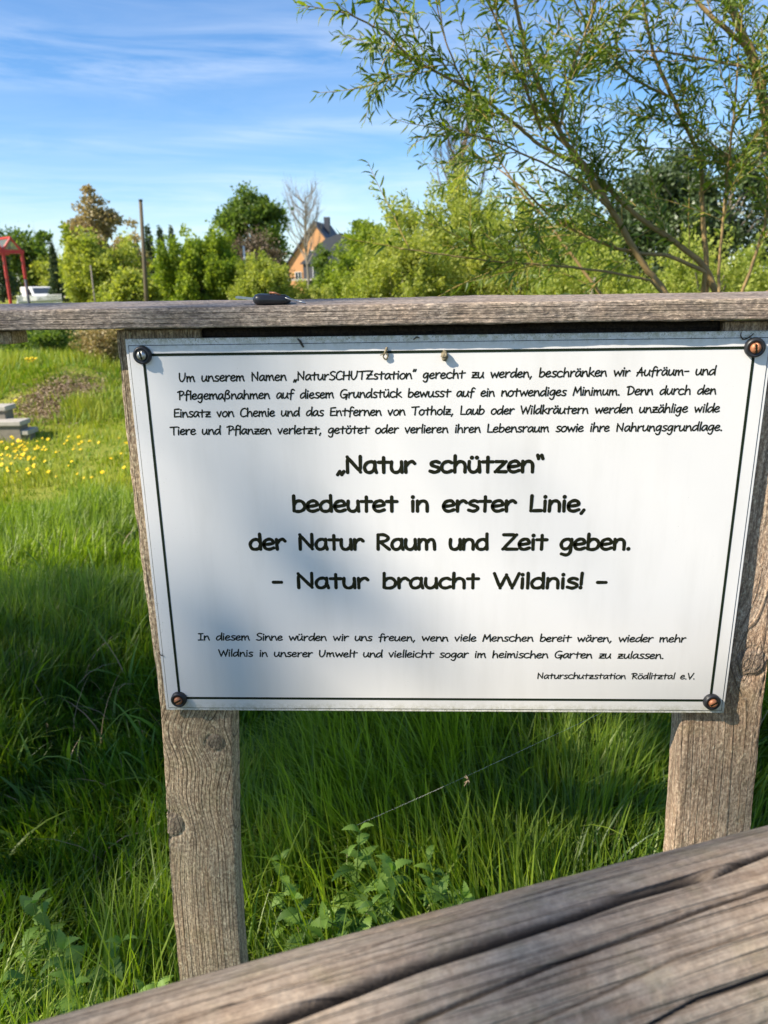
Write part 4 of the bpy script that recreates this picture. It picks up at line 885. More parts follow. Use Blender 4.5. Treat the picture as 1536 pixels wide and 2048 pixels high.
def bare_tree(name, label, px_, top, dist, wpx, mat, seed=0, n1=26, cat='tree', low=0.3):
    d = ray(px_, top); d = d / math.hypot(d[0], d[1]); P = CW + d * dist; g0 = float(gz(P[0], P[1])); Hh = P[2] - g0; rx = wpx / 1500 * dist / 2
    r = np.random.default_rng(seed); o = empty(name, (P[0], P[1], g0), label, cat)
    b = MB(); z = np.linspace(-0.2, Hh * 0.97, 10); w = 0.012 * Hh + 0.02; b.tube(np.stack([0.01 * Hh * np.sin(z), 0 * z, z], 1), w * (1.08 - z / Hh), 6); b.build('trunk', M['bark_g'], o, True)
    b = MB()
    for k in range(n1):
        f = low + (0.9 - low) * k / n1 + r.normal(0, 0.01); a_ = r.uniform(0, 6.28); L = Hh * (0.55 - 0.42 * f) * r.uniform(0.8, 1.1); s_ = np.array([0, 0, f * Hh])
        out = np.array([math.cos(a_), math.sin(a_), 0]); e_ = s_ + out * rx * (1.15 - f * .8) * r.uniform(0.7, 1.1) + [0, 0, L]; m_ = s_ * .5 + e_ * .5 + out * rx * 0.14 + r.normal(0, 0.01 * Hh, 3)
        C_ = catmull([s_, m_, e_], 5); b.tube(C_, np.linspace(w * 0.4, w * 0.06, len(C_)), 4, cap=False)
        for j in range(9):
            q = r.integers(2, len(C_) - 1); s2 = C_[q]; e2 = s2 + (e_ - s_) * r.uniform(0.15, 0.4) + r.normal(0, 0.035 * Hh, 3) + [0, 0, 0.02 * Hh]
            b.tube([s2, (s2 + e2) / 2 + r.normal(0, 0.006 * Hh, 3), e2], [w * 0.12, w * 0.08, w * 0.04], 3, cap=False)
    b.build('branches', mat, o); return o
def conifer(label, px_, top, dist, wpx, seed=0, mat=None, group='dark spruces behind the wooden pole'):
    d = ray(px_, top); d = d / math.hypot(d[0], d[1]); P = CW + d * dist; g0 = float(gz(P[0], P[1])); Hh = P[2] - g0; rx = wpx / 1500 * dist / 2
    r = np.random.default_rng(seed); o = empty('spruce_tree', (P[0], P[1], g0), label, 'spruce', group)
    b = MB(); b.tube([(0, 0, -0.2), (0, 0, Hh)], [0.02 * Hh, 0.01], 6); b.build('trunk', M['bark_g'], o, True)
    n = 3600; t = r.uniform(0, 1, n) ** 0.6; lv = np.floor((1 - t) * 26) / 26; z = Hh * (1 - 0.93 * t); a_ = np.floor(r.uniform(0, 9, n)) * 0.7 + lv * 40 + r.normal(0, 0.13, n); rad = r.uniform(0.1, 1, n) ** 0.7
    R_ = rx * t * (0.8 + 0.3 * np.sin(a_ * 3 + lv * 31)) * rad; c = np.stack([R_ * np.cos(a_), R_ * np.sin(a_), z - R_ * 0.35 + r.normal(0, 0.008 * Hh, n)], 1)
    U_ = np.stack([np.cos(a_), np.sin(a_), np.full(n, -0.5)], 1) + r.normal(size=(n, 3)) * 0.5
    V, Q_, a2 = leaves_at(c, U_, 0.05 * Hh * r.uniform(0.5, 1.2, n), 0.22, np.clip(r.normal(0.4, 0.25, n), 0, 1)); link('crown', mesh('crown', V, Q_, mat or M['conif'], {'tint': a2}), o); return o

# ------------------------------------------------------------------ background, left to right
conifer('dark spruce cut off by the left picture edge', -24, 405, 70, 56, 1, group=None)
tree('broadleaf_tree', 'dark olive tree behind the red shelter, leftmost of the tree line', 'tree', 45, 470, 78, 95, M['tree_g'], nclump=40, nleaf=6000, seed=2)
conifer('small dark spruce right of the red shelter', 102, 483, 62, 36, 3, group=None)
bare_tree('bare_tree', 'thin reddish brown bare tree behind the shelter roof', 84, 470, 80, 55, M['brown_twig'], 4, 16)
tree('shrub', 'low yellow-green shrub between the red shelter and the blossoming tree', 'shrub', 135, 515, 76, 100, M['bush_y'], nclump=40, nleaf=8000, seed=5, crown_low=-0.1)
tree('blossoming_tree', 'tall thin tree with brownish pink blossom at its top, left of the wooden pole', 'tree', 182, 400, 34, 82, M['blossom'], nclump=50, nleaf=3600, leafpx=4.5, seed=6, crown_low=0.42, csz=0.10, rough=0.3, taper=0.35, bark='bark_g')
tree('young_tree', 'loose light green young tree in front of the blossoming tree', 'tree', 195, 462, 29, 135, M['bush_y'], nclump=70, nleaf=13000, leafpx=4.2, seed=7, crown_low=0.0, csz=0.12, strand=0.35)
tree('young_tree', 'sparse brownish young tree between the blossoming tree and the pole', 'tree', 247, 458, 40, 62, M['blossom'], nclump=34, nleaf=1900, leafpx=4, seed=8, crown_low=0.2, csz=0.1)
tree('shrub', 'yellow-green shrub at the foot of the wooden pole', 'shrub', 262, 545, 27, 120, M['bush_y'], nclump=40, nleaf=7000, seed=9, crown_low=-0.1)
for k, (px_, tp_, w_, ds_) in enumerate(((294, 449, 36, 84), (318, 449, 34, 88), (341, 450, 32, 90), (270, 470, 30, 92))):
    conifer(['dark spruce tip directly right of the wooden pole', 'middle one of the three dark spruce tips', 'spruce tip touching the big green bush', 'low spruce tip left of the wooden pole'][k], px_, tp_, ds_, w_, 10 + k)
tree('willow_bush', 'big rounded bright green bush right of the wooden pole', 'bush', 395, 482, 26, 150, M['bush_g'], nclump=110, nleaf=24000, leafpx=4.4, seed=14, crown_low=-0.05, csz=0.11, strand=0.3, trunk=True)
tree('broadleaf_tree', 'tall mid-green tree rising behind the big bush, left of the house', 'tree', 497, 385, 60, 108, M['tree_g'], nclump=60, nleaf=11000, leafpx=4.6, seed=15, crown_low=0.25, rough=0.22, csz=0.13)
tree('brown_shrub', 'round leafless brown shrub below the tall green tree', 'shrub', 502, 468, 42, 120, M['brown_twig'], nclump=60, nleaf=9000, leafpx=3.2, seed=16, crown_low=-0.1, rough=0.1)
tree('shrub', 'pale green feathery shrub in front of the house, left part', 'shrub', 512, 520, 24, 80, M['bush_y'], nclump=50, nleaf=8000, leafpx=3.6, seed=17, crown_low=-0.1, strand=0.22)
tree('shrub', 'pale green feathery shrub touching the house corner', 'shrub', 545, 506, 25, 50, M['bush_y'], nclump=44, nleaf=7000, leafpx=3.6, seed=18, crown_low=-0.1, strand=0.22)
bare_tree('bare_tree', 'bare grey fan-shaped tree in front of the orange gable', 607, 373, 70, 112, M['bark_g'], 19, 34)
tree('small_tree', 'small olive tree against the dark lower wall of the house', 'tree', 644, 492, 80, 34, M['tree_g'], nclump=20, nleaf=1800, leafpx=3.6, seed=20, crown_low=0.1)
tree('broadleaf_tree', 'green tree right of the house with an uneven top', 'tree', 738, 436, 42, 86, M['bush_g'], nclump=60, nleaf=11000, leafpx=4.2, seed=21, crown_low=0.05, rough=0.25, csz=0.13)
tree('shrub', 'green shrub at the foot of the tree right of the house', 'shrub', 708, 512, 30, 95, M['bush_g'], nclump=40, nleaf=8000, seed=22, crown_low=-0.1, strand=0.2)
tree('shrub', 'low yellow-green shrub in front of the house terrace', 'shrub', 618, 573, 24, 110, M['bush_y'], nclump=30, nleaf=6000, leafpx=3.6, seed=23, crown_low=-0.2, strand=0.12)
tree('willow_bush', 'tall pale green willow thicket, left part behind the near willow', 'bush', 905, 352, 19, 215, M['bush_y'], nclump=150, nleaf=30000, leafpx=4.2, seed=24, crown_low=-0.02, csz=0.10, strand=0.42, rough=0.2)
tree('willow_bush', 'pale green willow bush sloping down towards the house', 'bush', 800, 470, 17, 200, M['bush_y'], nclump=110, nleaf=22000, leafpx=4.2, seed=25, crown_low=-0.15, csz=0.11, strand=0.32)
tree('willow_bush', 'pale green willow thicket behind the near willow branches, right part', 'bush', 1045, 415, 18, 215, M['bush_y'], nclump=120, nleaf=24000, leafpx=4.2, seed=26, crown_low=-0.1, csz=0.11, strand=0.40)
bare_tree('bare_tree', 'tall thin almost bare tree above the willow thicket', 925, 195, 30, 125, M['brown_twig'], 27, 22)
tree('willow_bush', 'lower light green bush under the near willow', 'bush', 1200, 492, 14, 250, M['bush_y'], nclump=110, nleaf=20000, leafpx=4.4, seed=28, crown_low=-0.2, csz=0.12, strand=0.25)
tree('willow_bush', 'light green bush at the right picture edge behind the near willow', 'bush', 1430, 478, 12, 280, M['bush_y'], nclump=110, nleaf=18000, leafpx=4.6, seed=29, crown_low=-0.2, csz=0.12, strand=0.25)
tree('pine_tree', 'dark pine behind the near willow, left one of the dark pair', 'tree', 1300, 345, 36, 290, M['conif'], nclump=80, nleaf=18000, leafpx=5, seed=30, crown_low=0.1, csz=0.12)
tree('pine_tree', 'dark pine at the right picture edge, taller one of the dark pair', 'tree', 1470, 250, 34, 260, M['conif'], nclump=80, nleaf=16000, leafpx=5, seed=31, crown_low=0.1, csz=0.12)
tree('broadleaf_tree', 'olive tree in the gap left of the dark pines', 'tree', 1165, 440, 34, 150, M['tree_g'], nclump=50, nleaf=9000, leafpx=4.6, seed=32, crown_low=0.0)
# below the rail at the left
tree('shrub', 'pale olive shrub behind the bank, just left of the left post', 'shrub', 212, 640, 12.2, 95, M['blossom'], nclump=45, nleaf=5200, leafpx=4.0, seed=33, crown_low=-0.1, strand=0.25, trunk=True, bark='bark')
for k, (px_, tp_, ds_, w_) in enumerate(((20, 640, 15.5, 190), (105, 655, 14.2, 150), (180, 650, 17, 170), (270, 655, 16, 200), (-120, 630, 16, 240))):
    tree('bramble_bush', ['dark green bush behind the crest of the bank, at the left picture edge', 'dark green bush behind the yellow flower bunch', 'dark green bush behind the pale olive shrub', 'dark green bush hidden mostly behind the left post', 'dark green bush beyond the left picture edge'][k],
         'bush', px_, tp_, ds_, w_, M['tree_g'], nclump=50, nleaf=7000, leafpx=5, seed=40 + k, crown_low=-0.3, trunk=False, flat=0.5)  # darker leaf material stands in for tree shade on these bushes
# trees to the left, outside the picture, that throw the dappled shade over the near grass
def shade_tree(x, y, zc, rx, ry, rz, ncl, nl_, seed, label, sz=0.11, cs=0.11):
    g0 = float(gz(x, y)); o = empty('shade_tree', (x, y, g0), label, 'tree', 'tall trees left of the picture that shade the near grass')
    (V, Q_, a), cc = crown_leaves(np.array([0, 0, zc - g0]), rx, ry, rz, ncl, nl_, sz, seed=seed, csz=cs, hollow=0.05); link('crown', mesh('crown', V, Q_, M['tree_g'], {'tint': a}), o)
    b = MB(); z = np.linspace(-0.2, zc, 9); b.tube(np.stack([0.1 * np.sin(z), 0 * z, z], 1), 0.16 * (1.2 - z / zc * .8), 9)
    for q in range(0, len(cc), 4):
        e_ = cc[q]; s_ = np.array([0, 0, min(e_[2] * 0.7, zc - g0 - .3)]); b.tube(catmull([s_, (s_ + e_) / 2 - [0, 0, .2], e_], 3), np.linspace(0.06, 0.012, 7), 5, cap=False)
    b.build('trunk', M['bark_g'], o, True)
shade_tree(-10.5, -2.9, 7.6, 2.1, 1.5, 1.8, 28, 2300, 60, 'leafy tree outside the picture at left whose shade lies on the meadow behind the sign')
shade_tree(-8.6, -2.8, 8.3, 1.4, 0.8, 1.0, 26, 5600, 62, 'smaller leafy tree outside the picture at left, nearest to the sign')
shade_tree(-10.15, -4.95, 10.2, 1.35, 1.1, 1.2, 14, 430, 61, 'thin crowned tree outside the picture at left whose light shade falls on the board')

# ------------------------------------------------------------------ wooden pole
d = ray(281, 401); d /= math.hypot(d[0], d[1]); pt = CW + d * 24; d2_ = ray(293.5, 607); d2_ /= math.hypot(d2_[0], d2_[1]); pb_ = CW + d2_ * 24
dirn = (pb_ - pt); f_ = (pt[2] - 0.0) / (pt[2] - pb_[2]); pg = pt + dirn * f_
po = empty('utility_pole', tuple(pg), 'tall bare dark wooden pole without wires, slightly leaning', 'pole'); b = MB(); b.tube([np.zeros(3), (pt - pg) * 0.5, pt - pg], [0.07, 0.06, 0.048], 12); b.build('shaft', M['polewood'], po, True)
b = MB(); e_ = pt - pg; b.tube([e_ - [0, 0, 0.02], e_ + [0, 0, 0.03]], [0.06, 0.055], 12); b.build('pole_cap', M['slate'], po, True)

# ------------------------------------------------------------------ house with the orange gable
DH = 112.0
d = ray(628, 446); d /= math.hypot(d[0], d[1]); ap = CW + d * DH
ho = empty('gable_house', (ap[0], ap[1], 0), 'steep roofed house with a sunlit orange gable and dark slate roof among the trees', 'house'); Hh = ap[2]
ho.rotation_euler = (0, 0, R(-9)); s_ = 7.2 / 96                                                         # metres per photo pixel there
hw = 4.9; he = Hh - 6.3; 
# wall prism, gable facing the camera
def prism(b, outline, y0, y1):
    n = len(outline); V = [(x, y0, z) for x, z in outline] + [(x, y1, z) for x, z in outline]
    Q = [(i, i + n, (i + 1) % n + n, (i + 1) % n) for i in range(n)]
    T = [(0, i, i + 1) for i in range(1, n - 1)] + [(n, n + i + 1, n + i) for i in range(1, n - 1)]
    b.add(np.array(V, float), Q, T)
b = MB(); prism(b, [(-hw, 0), (hw, 0), (hw, he), (0, Hh - 0.15), (-hw, he)], 0, 9); b.build('gable_wall', M['brick'], ho)
b = MB()
for sg in (-1, 1):
    prism(b, [(sg * (hw + 0.45), he - 0.65), (0, Hh - 0.05), (0, Hh + 0.28), (sg * (hw + 0.5), he - 0.38)][::sg], -0.35, 9.3)
b.build('roof', M['slate'], ho)
b = MB(); b.box((0.55, 3.2, Hh - 2.2), (1.3, 3.95, Hh + 1.0)); b.build('chimney', M['slate'], ho)
def win(x, z, w, h, y, par=ho, label=None):
    b = MB(); b.box((x - w / 2, y - 0.06, z), (x + w / 2, y - 0.01, z + h)); p_ = b.build('window', M['glass'], par)
    b = MB(); t_ = 0.07
    for lo, hi in (((x - w / 2 - t_, y - 0.1, z - t_), (x + w / 2 + t_, y - 0.003, z - 0.002)), ((x - w / 2 - t_, y - 0.1, z + h + 0.002), (x + w / 2 + t_, y - 0.003, z + h + t_)), ((x - w / 2 - t_, y - 0.1, z), (x - w / 2 - .002, y - 0.003, z + h)), ((x + w / 2 + .002, y - 0.1, z), (x + w / 2 + t_, y - 0.003, z + h)), ((x - .035, y - 0.1, z), (x + .035, y - 0.062, z + h))): b.box(lo, hi)
    b.build('frame', M['white'], p_); return p_
win(-0.35, Hh - 4.8, 0.9, 1.15, 0.0); win(0.75, Hh - 4.8, 0.6, 1.15, 0.0); win(-2.6, Hh - 7.6, 0.8, 1.1, 0.0)
# dark extension to the right with its own roof and dormer
b = MB(); b.box((-1.2, -2.2, 0), (5.4, -0.02, 4.4)); b.build('extension_wall', M['greywall'], ho)
b = MB(); prism(b, [(-1.6, 4.4), (5.8, 4.4), (5.8, 6.4), (4.4, 8.3), (2.2, 7.6)], -2.5, -0.03); b.build('extension_roof', M['slate'], ho)
b = MB(); b.box((hw - 0.7, 0.6, he - 0.2), (hw + 2.6, 6.6, Hh - 3.6)); b.build('dormer', M['slate'], ho)
b = MB(); prism(b, [(hw - 2.4, Hh - 3.6), (hw + 3.0, Hh - 3.6), (hw + 2.2, Hh - 2.3), (hw - 2.0, Hh - 2.2)], 0.2, 7.0); b.build('dormer_roof', M['slate'], ho)
b = MB(); b.box((hw + .2, 0.5, 0), (hw + 2.5, 6.5, he - 0.3)); b.build('side_wing', M['greywall'], ho)
win(0.9, 1.9, 1.3, 2.6, -2.2); win(3.1, 1.9, 1.0, 1.6, -2.2); win(hw + 1.2, Hh - 5.2, 0.7, 0.7, 0.6)
b = MB(); b.box((-3.2, -4.4, 2.2), (5.6, -2.22, 2.42)); b.build('terrace_roof', M['concrete'], ho)
# ------------------------------------------------------------------ red glazed shelter
DS = 48.0
d = ray(57, 600); d /= math.hypot(d[0], d[1]); pc_ = CW + d * DS
sh = empty('red_shelter', (pc_[0], pc_[1], 0.0), 'red steel shelter with small glazed gable roofs at the left picture edge', 'shelter')
sh.rotation_euler = (0, 0, R(50))
zr = (569 - 509) / 1500 * DS + 1.5; ze = zr; bw = 1.0
def post(x, y): b = MB(); b.box((x - 0.065, y - 0.065, 0), (x + 0.065, y + 0.065, ze)); b.build('column', M['red'], sh)
for k in range(5):
    post(-k * bw, 0)
for k in (1, 3): post(-k * bw, 1.9)
b = MB(); b.box((-4.8, -0.1, ze), (0.1, 0.1, ze + 0.2)); b.build('front_beam', M['red'], sh)
b = MB(); b.box((-4.8, 1.8, ze), (0.1, 2.0, ze + 0.2)); b.build('rear_beam', M['red'], sh)
for k in range(4):
    xc = -(k + 0.5) * bw
    b = MB()
    for yy in (0.0, 1.9):
        for sg in (-1, 1): b.tube([(xc + sg * bw * 0.48, yy, ze + 0.2), (xc, yy, ze + 0.80)], 0.06, 6)
    b.tube([(xc, -0.05, ze + 0.83), (xc, 1.95, ze + 0.83)], 0.06, 6)
    g_ = b.build('gable_frame', M['red'], sh)
    for sg in (-1, 1):
        b = MB(); b.add([(xc + sg * bw * 0.47, 0, ze + 0.23), (xc, 0, ze + 0.79), (xc, 1.9, ze + 0.79), (xc + sg * bw * 0.47, 1.9, ze + 0.23)], [(0, 1, 2, 3)]); b.build('roof_pane', M['clear'], sh)
    b = MB(); b.add([(xc - bw * .44, 0.0, ze + 0.23), (xc + bw * .44, 0.0, ze + 0.23), (xc, 0.0, ze + 0.75)], None, [(0, 1, 2)]); b.build('gable_pane', M['clear'], sh)
    b = MB(); b.add([(xc - bw * .44, 0.0, 0.3), (xc + bw * .44, 0.0, 0.3), (xc + bw * .44, 0.0, ze - .05), (xc - bw * .44, 0.0, ze - .05)], [(0, 1, 2, 3)])
    if k == 3: b.build('wall_pane', M['clear'], sh)
# ------------------------------------------------------------------ white van behind the shelter
DV = 66.0
d = ray(84, 573); d /= math.hypot(d[0], d[1]); pv = CW + d * DV
va = empty('parked_car', (pv[0], pv[1], 0), 'white car parked beyond the red shelter, its bonnet pointing right', 'car'); va.rotation_euler = (0, 0, R(-52)); zv = pv[2]
prof = [(-3.6, 0.35), (1.62, 0.35), (1.66, 0.75), (1.5, 1.02), (0.72, 1.18), (-0.05, zv - 0.06), (-0.5, zv), (-3.5, zv), (-3.62, 1.2)]
b = MB(); prism(b, prof, -0.9, 0.9); o = b.build('body', M['white'], va); bv = o.modifiers.new('bevel', 'BEVEL'); bv.width = 0.06; bv.segments = 3; bv.limit_method = 'ANGLE'
b = MB()
wsx0, wsx1 = 0.64, 0.02
sl_ = lambda x: 1.18 + (zv - 0.06 - 1.18) * (0.72 - x) / 0.77
nx_, nz_ = (zv - 1.24), 0.77; nn = math.hypot(nx_, nz_); ox, oz = nx_ / nn * 0.02, nz_ / nn * 0.02
b.add([(wsx0 + ox, -0.78, sl_(wsx0) + oz), (wsx0 + ox, 0.78, sl_(wsx0) + oz), (wsx1 + ox, 0.74, sl_(wsx1) + oz), (wsx1 + ox, -0.74, sl_(wsx1) + oz)], [(0, 1, 2, 3)]); b.build('windscreen', M['glass'], va)
b = MB(); prism(b, [(-1.15, 1.08), (0.45, 1.08), (-0.05, zv - 0.16), (-1.15, zv - 0.16)], -0.925, -0.885); b.build('side_window', M['glass'], va)
for xw_ in (0.85, -2.7):
    for yy in (-0.92, 0.72):
        V, Q = lathe([(0.001, 0.0), (0.33, 0.0), (0.35, 0.04), (0.35, 0.16), (0.33, 0.2), (0.001, 0.2)], 20); w_ = link('wheel', mesh('wheel', V, Q, M['tyre'], smooth=False), va); w_.location = (xw_, yy, 0.35)
b = MB(); b.box((1.5, -0.78, 0.78), (1.69, -0.5, 0.95)); b.box((1.5, 0.5, 0.78), (1.69, 0.78, 0.95)); b.build('headlight', M['glass'], va)
b = MB(); b.box((0.3, -1.12, 1.12), (0.42, -0.93, 1.34)); b.build('mirror', M['dark'], va)
# ------------------------------------------------------------------ white picket fence
DF = 30.0
d = ray(34, 590); d /= math.hypot(d[0], d[1]); f0 = CW + d * (DF - 3); d = ray(122, 588); d /= math.hypot(d[0], d[1]); f1 = CW + d * (DF + 1)
zf = f1[2]
pf = empty('picket_fence', (f0[0], f0[1], 0.0), 'low white picket fence in front of the white car', 'fence'); ang_ = math.atan2(f1[1] - f0[1], f1[0] - f0[0]); LF = math.hypot(f1[0] - f0[0], f1[1] - f0[1]); pf.rotation_euler = (0, 0, ang_)
b = MB(); prism(b, [(0, 0.05), (0.055, 0.05), (0.055, zf - 0.04), (0.0275, zf), (0, zf - 0.04)], 0, 0.018); V = np.concatenate(b.V); pk = mesh('picket', V, [np.concatenate(b.Q), np.concatenate([np.array(t) for t in b.T])], M['white'])
k = 0.0
while k < LF: link('picket', pk, pf, (k, 0, 0)); k += 0.15
for zz_ in (0.35, zf - 0.25): b = MB(); b.box((0, 0.02, zz_), (LF, 0.05, zz_ + 0.07)); b.build('fence_rail', M['white'], pf)
# pale stakes and rails further right
for (x0_, y0_, x1_, y1_, nm, lb, ct, wd, md) in ((181, 530, 184, 600, 'stake', 'thin pale grey stake in front of the blossoming tree', 'stake', 0.025, 'bark_g'), (128, 594, 160, 594, 'low_rail', 'low pale wooden rail right of the picket fence', 'rail', 0.05, 'concrete'), (487, 492, 488, 540, 'post', 'pale thin post in front of the brown shrub', 'post', 0.05, 'white'), (349, 545, 350, 605, 'stake', 'thin whitish stake in front of the big bright bush', 'stake', 0.03, 'white'), (51, 559, 54, 606, 'stake', 'dark green metal stake in front of the red shelter', 'stake', 0.06, 'slate')):
    D_ = 26.0 if md != 'concrete' else 30.0
    a_ = at_d(x0_, y0_, D_); c_ = at_d(x1_, y1_, D_ + 0.1)
    if abs(x1_ - x0_) < 10: c_ = a_.copy(); c_[2] = 0.1
    b = MB(); b.tube([np.zeros(3), c_ - a_], wd / 2 + .01, 6); o = b.build(nm, M[md], None, True, tuple(a_)); tag(o, lb, ct)

# ------------------------------------------------------------------ the near willow
WD = 4.0
def wp(px_, py_, dd=0.0): return at_d(px_, py_, WD + dd)
limbs = [
 ([(1345, 640, .15), (1328, 583, .12), (1288, 531, .1), (1223, 420, 0), (1165, 332, -.1), (1118, 262, -.15), (1072, 157, -.2), (1048, 87, -.2), (1020, -50, -.2)], 0.026, 0.010),
 ([(1165, 332, -.1), (1083, 292, -.2), (1013, 233, -.3), (932, 175, -.45), (832, 122, -.6), (770, 66, -.7), (700, 30, -.8)], 0.013, 0.004),
 ([(1440, 610, .3), (1410, 537, .25), (1358, 490, .2), (1282, 437, .15), (1218, 379, .1), (1160, 318, .1), (1090, 250, .1)], 0.024, 0.010),
 ([(1415, 560, .3), (1404, 408, .3), (1398, 315, .3), (1346, 198, .25), (1311, 117, .2), (1290, 30, .2), (1280, -60, .2)], 0.019, 0.008),
 ([(1600, 560, .5), (1560, 380, .45), (1536, 250, .4), (1509, 128, .4), (1480, 58, .4), (1440, -60, .4)], 0.045, 0.022),
 ([(1439, 600, .2), (1439, 525, .2), (1454, 350, .2), (1468, 233, .1), (1476, 120, .1)], 0.012, 0.005),
 ([(1300, 560, 0), (1165, 537, -.2), (1048, 528, -.4), (932, 516, -.5), (797, 496, -.6)], 0.009, 0.003),
 ([(1410, 545, .2), (1340, 513, .1), (1270, 505, .1), (1200, 484, 0), (1107, 437, 0), (1048, 379, -.1), (1000, 340, -.1)], 0.015, 0.005),
 ([(1083, 262, -.2), (1060, 200, -.3), (1010, 80, -.3), (960, -30, -.3)], 0.010, 0.004),
 ([(1240, 640, .4), (1180, 560, .4), (1100, 450, .4), (1040, 380, .4), (985, 300, .4)], 0.014, 0.005),
 ([(1500, 100, .4), (1455, 60, .3), (1400, 10, .3), (1370, -40, .3)], 0.018, 0.010),
 ([(1520, 140, .4), (1440, 125, .2), (1340, 105, .1), (1260, 100, 0)], 0.009, 0.004),
 ([(1346, 198, .25), (1260, 150, .2), (1180, 60, .1), (1130, -40, .1)], 0.010, 0.005),
 ([(1223, 420, 0), (1150, 360, -.3), (1050, 310, -.5), (990, 283, -.6), (940, 268, -.7)], 0.009, 0.003),
 ([(1118, 262, -.15), (1140, 150, -.1), (1180, 40, -.1), (1200, -60, -.1)], 0.010, 0.004),
 ([(932, 175, -.45), (905, 120, -.5), (880, 40, -.5), (868, -30, -.5)], 0.006, 0.002),
 ([(1536, 300, .4), (1500, 330, .3), (1440, 300, .2), (1390, 260, .2)], 0.010, 0.004),
 ([(1480, 600, .3), (1520, 480, .3), (1560, 330, .3), (1570, 150, .3)], 0.012, 0.006),
]
wb = wp(1400, 640, 0.3); wbase = np.array([wb[0], wb[1], float(gz(wb[0], wb[1]))])
wl = empty('willow_tree', tuple(wbase), 'near willow with long thin leaves spreading its branches over the right half of the sky', 'willow')
b = MB(); tr_ = np.array([wbase + [0.05, 0.02, -0.15], wbase + [0.03, 0, 0.5], wb + [0, 0, -0.15], wb]); b.tube(catmull(tr_ - wbase, 5), np.linspace(0.085, 0.05, 16), 12); b.build('trunk', M['bark'], wl, True)
paths = []
for pts, r0, r1_ in limbs:
    P = catmull([wp(*q) for q in pts], 6); paths.append((P, 0.72 * np.linspace(r0, r1_, len(P))))
for P, r_ in paths:
    if np.linalg.norm(P[0] - wb) < 0.9 and P[0][2] < wb[2] + 0.5:
        pass
    b = MB()
    Pq = P
    if P[0][2] < 1.6:
        s0 = wb + (P[0] - wb) * 0.1; Pq = np.concatenate([[wb * 0.9 + np.array([P[0][0], P[0][1], wb[2] - .2]) * 0.1, (s0 + P[0]) / 2 + [0, 0, -0.03]], P]); r_ = np.concatenate([[r_[0] * 1.2, r_[0] * 1.1], r_])
    Pq = Pq + rng.normal(0, 0.0015, Pq.shape); b.tube(Pq - wbase, r_, 8); b.build('branch', M['bark'], wl, True)
# twigs and leaves
tw = MB(); LC_, LU, LL = [], [], []
r = np.random.default_rng(99)
camr = CW
def add_twig(s, dirv, L, r0, leaves=True, depth=0, step=0.0145):
    n = max(4, int(L / 0.07)); P = [s]; d = dirv / np.linalg.norm(dirv); sag = r.uniform(-0.02, 0.05)
    for q in range(n):
        d = d + r.normal(0, 0.06, 3) + [0, 0, -sag * (q / n)]; d /= np.linalg.norm(d); P.append(P[-1] + d * L / n)
    P = np.array(P); tw.tube(P, np.linspace(r0, r0 * 0.35, len(P)), 4, cap=False, a=r.uniform(0, 1))
    if leaves:
        tt = np.arange(0.12 * L, L * 1.02, step * r.uniform(0.8, 1.3)); cum = np.linspace(0, L, len(P))
        Q = np.stack([np.interp(tt, cum, P[:, k]) for k in range(3)], 1); D = np.gradient(P, axis=0); D = np.stack([np.interp(tt, cum, D[:, k]) for k in range(3)], 1); D /= np.linalg.norm(D, axis=1)[:, None]
        s1 = np.cross(D, [0.1, 0.2, 1.0]); s1 /= np.linalg.norm(s1, axis=1)[:, None]; s2 = np.cross(D, s1); a_ = np.arange(len(tt)) * 2.4 + r.uniform(0, 6)
        o_ = s1 * np.cos(a_)[:, None] + s2 * np.sin(a_)[:, None]
        U_ = D * 0.75 + o_ * 0.75 + r.normal(0, 0.15, D.shape) + [0, 0, -0.18]
        LC_.append(Q); LU.append(U_); LL.append(r.uniform(0.045, 0.082, len(tt)) * np.clip(1.15 - 0.5 * tt / L, 0.5, 1.2))
    if depth > 0:
        for q in range(int(L / 0.09)):
            f = r.uniform(0.15, 0.9); k = min(len(P) - 2, int(f * len(P))); dd = P[k + 1] - P[k]; dd = dd / np.linalg.norm(dd) + r.normal(0, 0.5, 3) + [-.05, 0, 0.12]
            add_twig(P[k], dd, L * r.uniform(0.2, 0.5), r0 * 0.6, True, depth - 1)
dens = [1.0, 1.25, 0.9, 0.9, 0.9, 0.8, 0.8, 0.9, 1.2, 0.7, 1.0, 1.0, 1.2, 1.1, 1.1, 1.2, 0.9, 0.8]
for (P, rad), dn in zip(paths, dens):
    seg = np.linalg.norm(np.diff(P, axis=0), axis=1); L = seg.sum(); cum = np.concatenate([[0], np.cumsum(seg)]); m = int(L / 0.080 * dn)
    for q in range(m):
        t = L * r.uniform(0.22, 1.0) ; k = min(len(P) - 2, int(np.searchsorted(cum, t)) - 1); k = max(k, 0); d = P[k + 1] - P[k]; d /= np.linalg.norm(d); pos = P[k]
        dd = d + r.normal(0, 0.55, 3) + [0, 0, 0.15]
        add_twig(pos, dd, r.uniform(0.18, 0.62) * (1.1 - 0.3 * t / L), 0.0026, True, 1 if r.uniform() < 0.65 else 0)
    add_twig(P[-1], P[-1] - P[-2], 0.22, rad[-1] * 0.9, True, 1)
tv = MB(); tv.V = [v - wbase for v in tw.V]; tv.Q = tw.Q; tv.T = tw.T; tv.A = tw.A; o = tv.build('twigs', M['twigm'], wl, True); o['kind'] = 'stuff'
C_ = np.concatenate(LC_); U_ = np.concatenate(LU); L_ = np.concatenate(LL); U_ /= np.linalg.norm(U_, axis=1)[:, None]
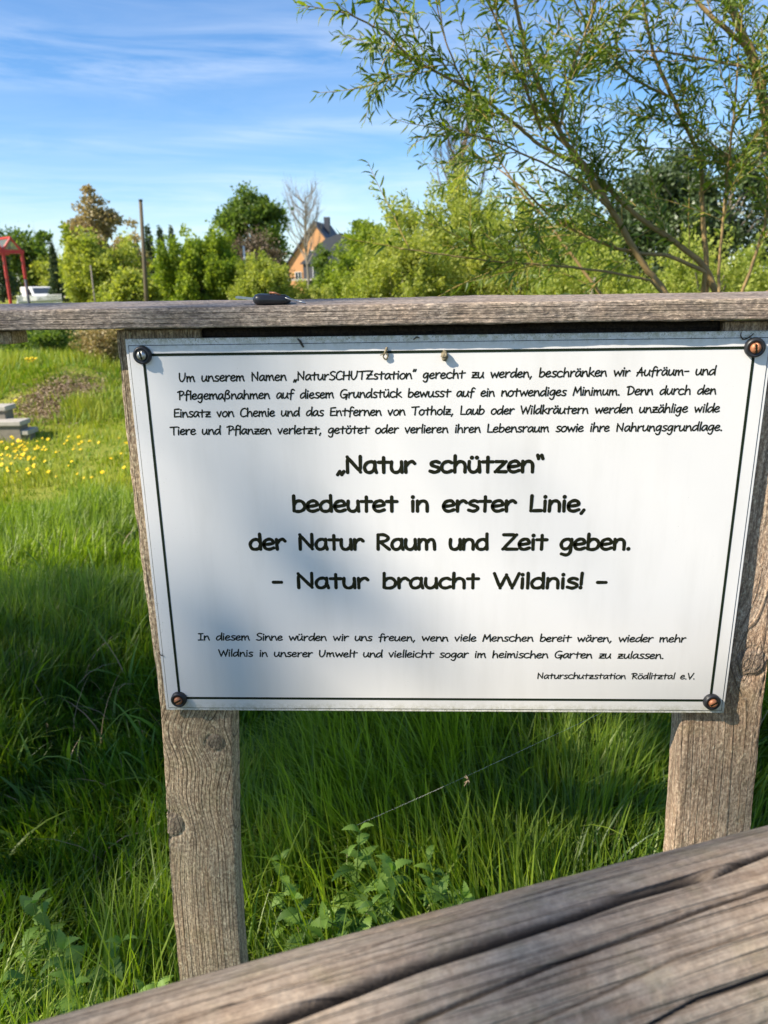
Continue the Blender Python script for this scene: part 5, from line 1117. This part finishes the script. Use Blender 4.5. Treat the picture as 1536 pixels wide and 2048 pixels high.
# leaf shape: folded lance, three cross sections; the 300 nearest the camera are leaves of their own
def leaf_verts(C_, U_, L_, tint):
    N = len(C_); s = np.cross(U_, r.normal(size=(N, 3))); s /= np.linalg.norm(s, axis=1)[:, None]; nn = np.cross(U_, s); L = L_[:, None]
    c1 = C_ + U_ * L * 0.3 + nn * L * 0.03; c2 = C_ + U_ * L * 0.65 + nn * L * 0.02; tip = C_ + U_ * L - nn * L * 0.08; tip[:, 2] -= 0.08 * L_; w1 = L * 0.085; w2 = L * 0.07
    V = np.stack([C_, c1 - s * w1 + nn * w1 * .5, c1, c1 + s * w1 + nn * w1 * .5, c2 - s * w2 + nn * w2 * .5, c2, c2 + s * w2 + nn * w2 * .5, tip], 1)
    i = np.arange(N)[:, None] * 8
    Q = np.concatenate([i + [1, 2, 5, 4], i + [2, 3, 6, 5]]); T = np.concatenate([i + [0, 2, 1], i + [0, 3, 2], i + [4, 5, 7], i + [5, 6, 7]])
    return V.reshape(-1, 3), Q, T, np.repeat(tint, 8)
# what shows largest: near the camera and inside the frame
rel = C_ - CW; zc_ = rel @ FW; u = 768 + 1500 * (rel @ RT) / zc_; v = 1024 - 1500 * (rel @ UP) / zc_
inside = (u > 10) & (u < 1526) & (v > 5) & (v < 560); score = np.where(inside, L_ / zc_, 0); top300 = np.argsort(-score)[:300]; rest = np.setdiff1d(np.arange(len(C_)), top300)
tint = np.clip(r.normal(0.45, 0.27, len(C_)), 0, 1)
V, Q_, T2, a = leaf_verts(C_[rest], U_[rest], L_[rest], tint[rest]); o = link('foliage', mesh('foliage', V - wbase, [Q_, T2], M['willow_leaf'], {'tint': a}, True), wl); o['kind'] = 'stuff'
lm = []
for ti in (0.1, 0.35, 0.6, 0.9):
    V, Q_, T2, a = leaf_verts(np.zeros((1, 3)), np.array([[1.0, 0, 0]]), np.array([1.0]), np.array([ti])); lm.append(mesh('leaf', V, [Q_, T2], M['willow_leaf'], {'tint': a}, True))
for q in top300:
    o = link('leaf', lm[int(r.integers(0, 4))], wl, tuple(C_[q] - wbase)); o.scale = (L_[q],) * 3; o.rotation_mode = 'QUATERNION'; o.rotation_quaternion = Vector(U_[q]).to_track_quat('X', 'Z')
print('willow leaves', len(C_), 'tris', sum(sum(1 if len(p_.vertices) == 3 else 2 for p_ in m.polygons) for m in bpy.data.meshes if len(m.polygons) < 500) + sum(2 * len(m.polygons) for m in bpy.data.meshes if len(m.polygons) >= 500))
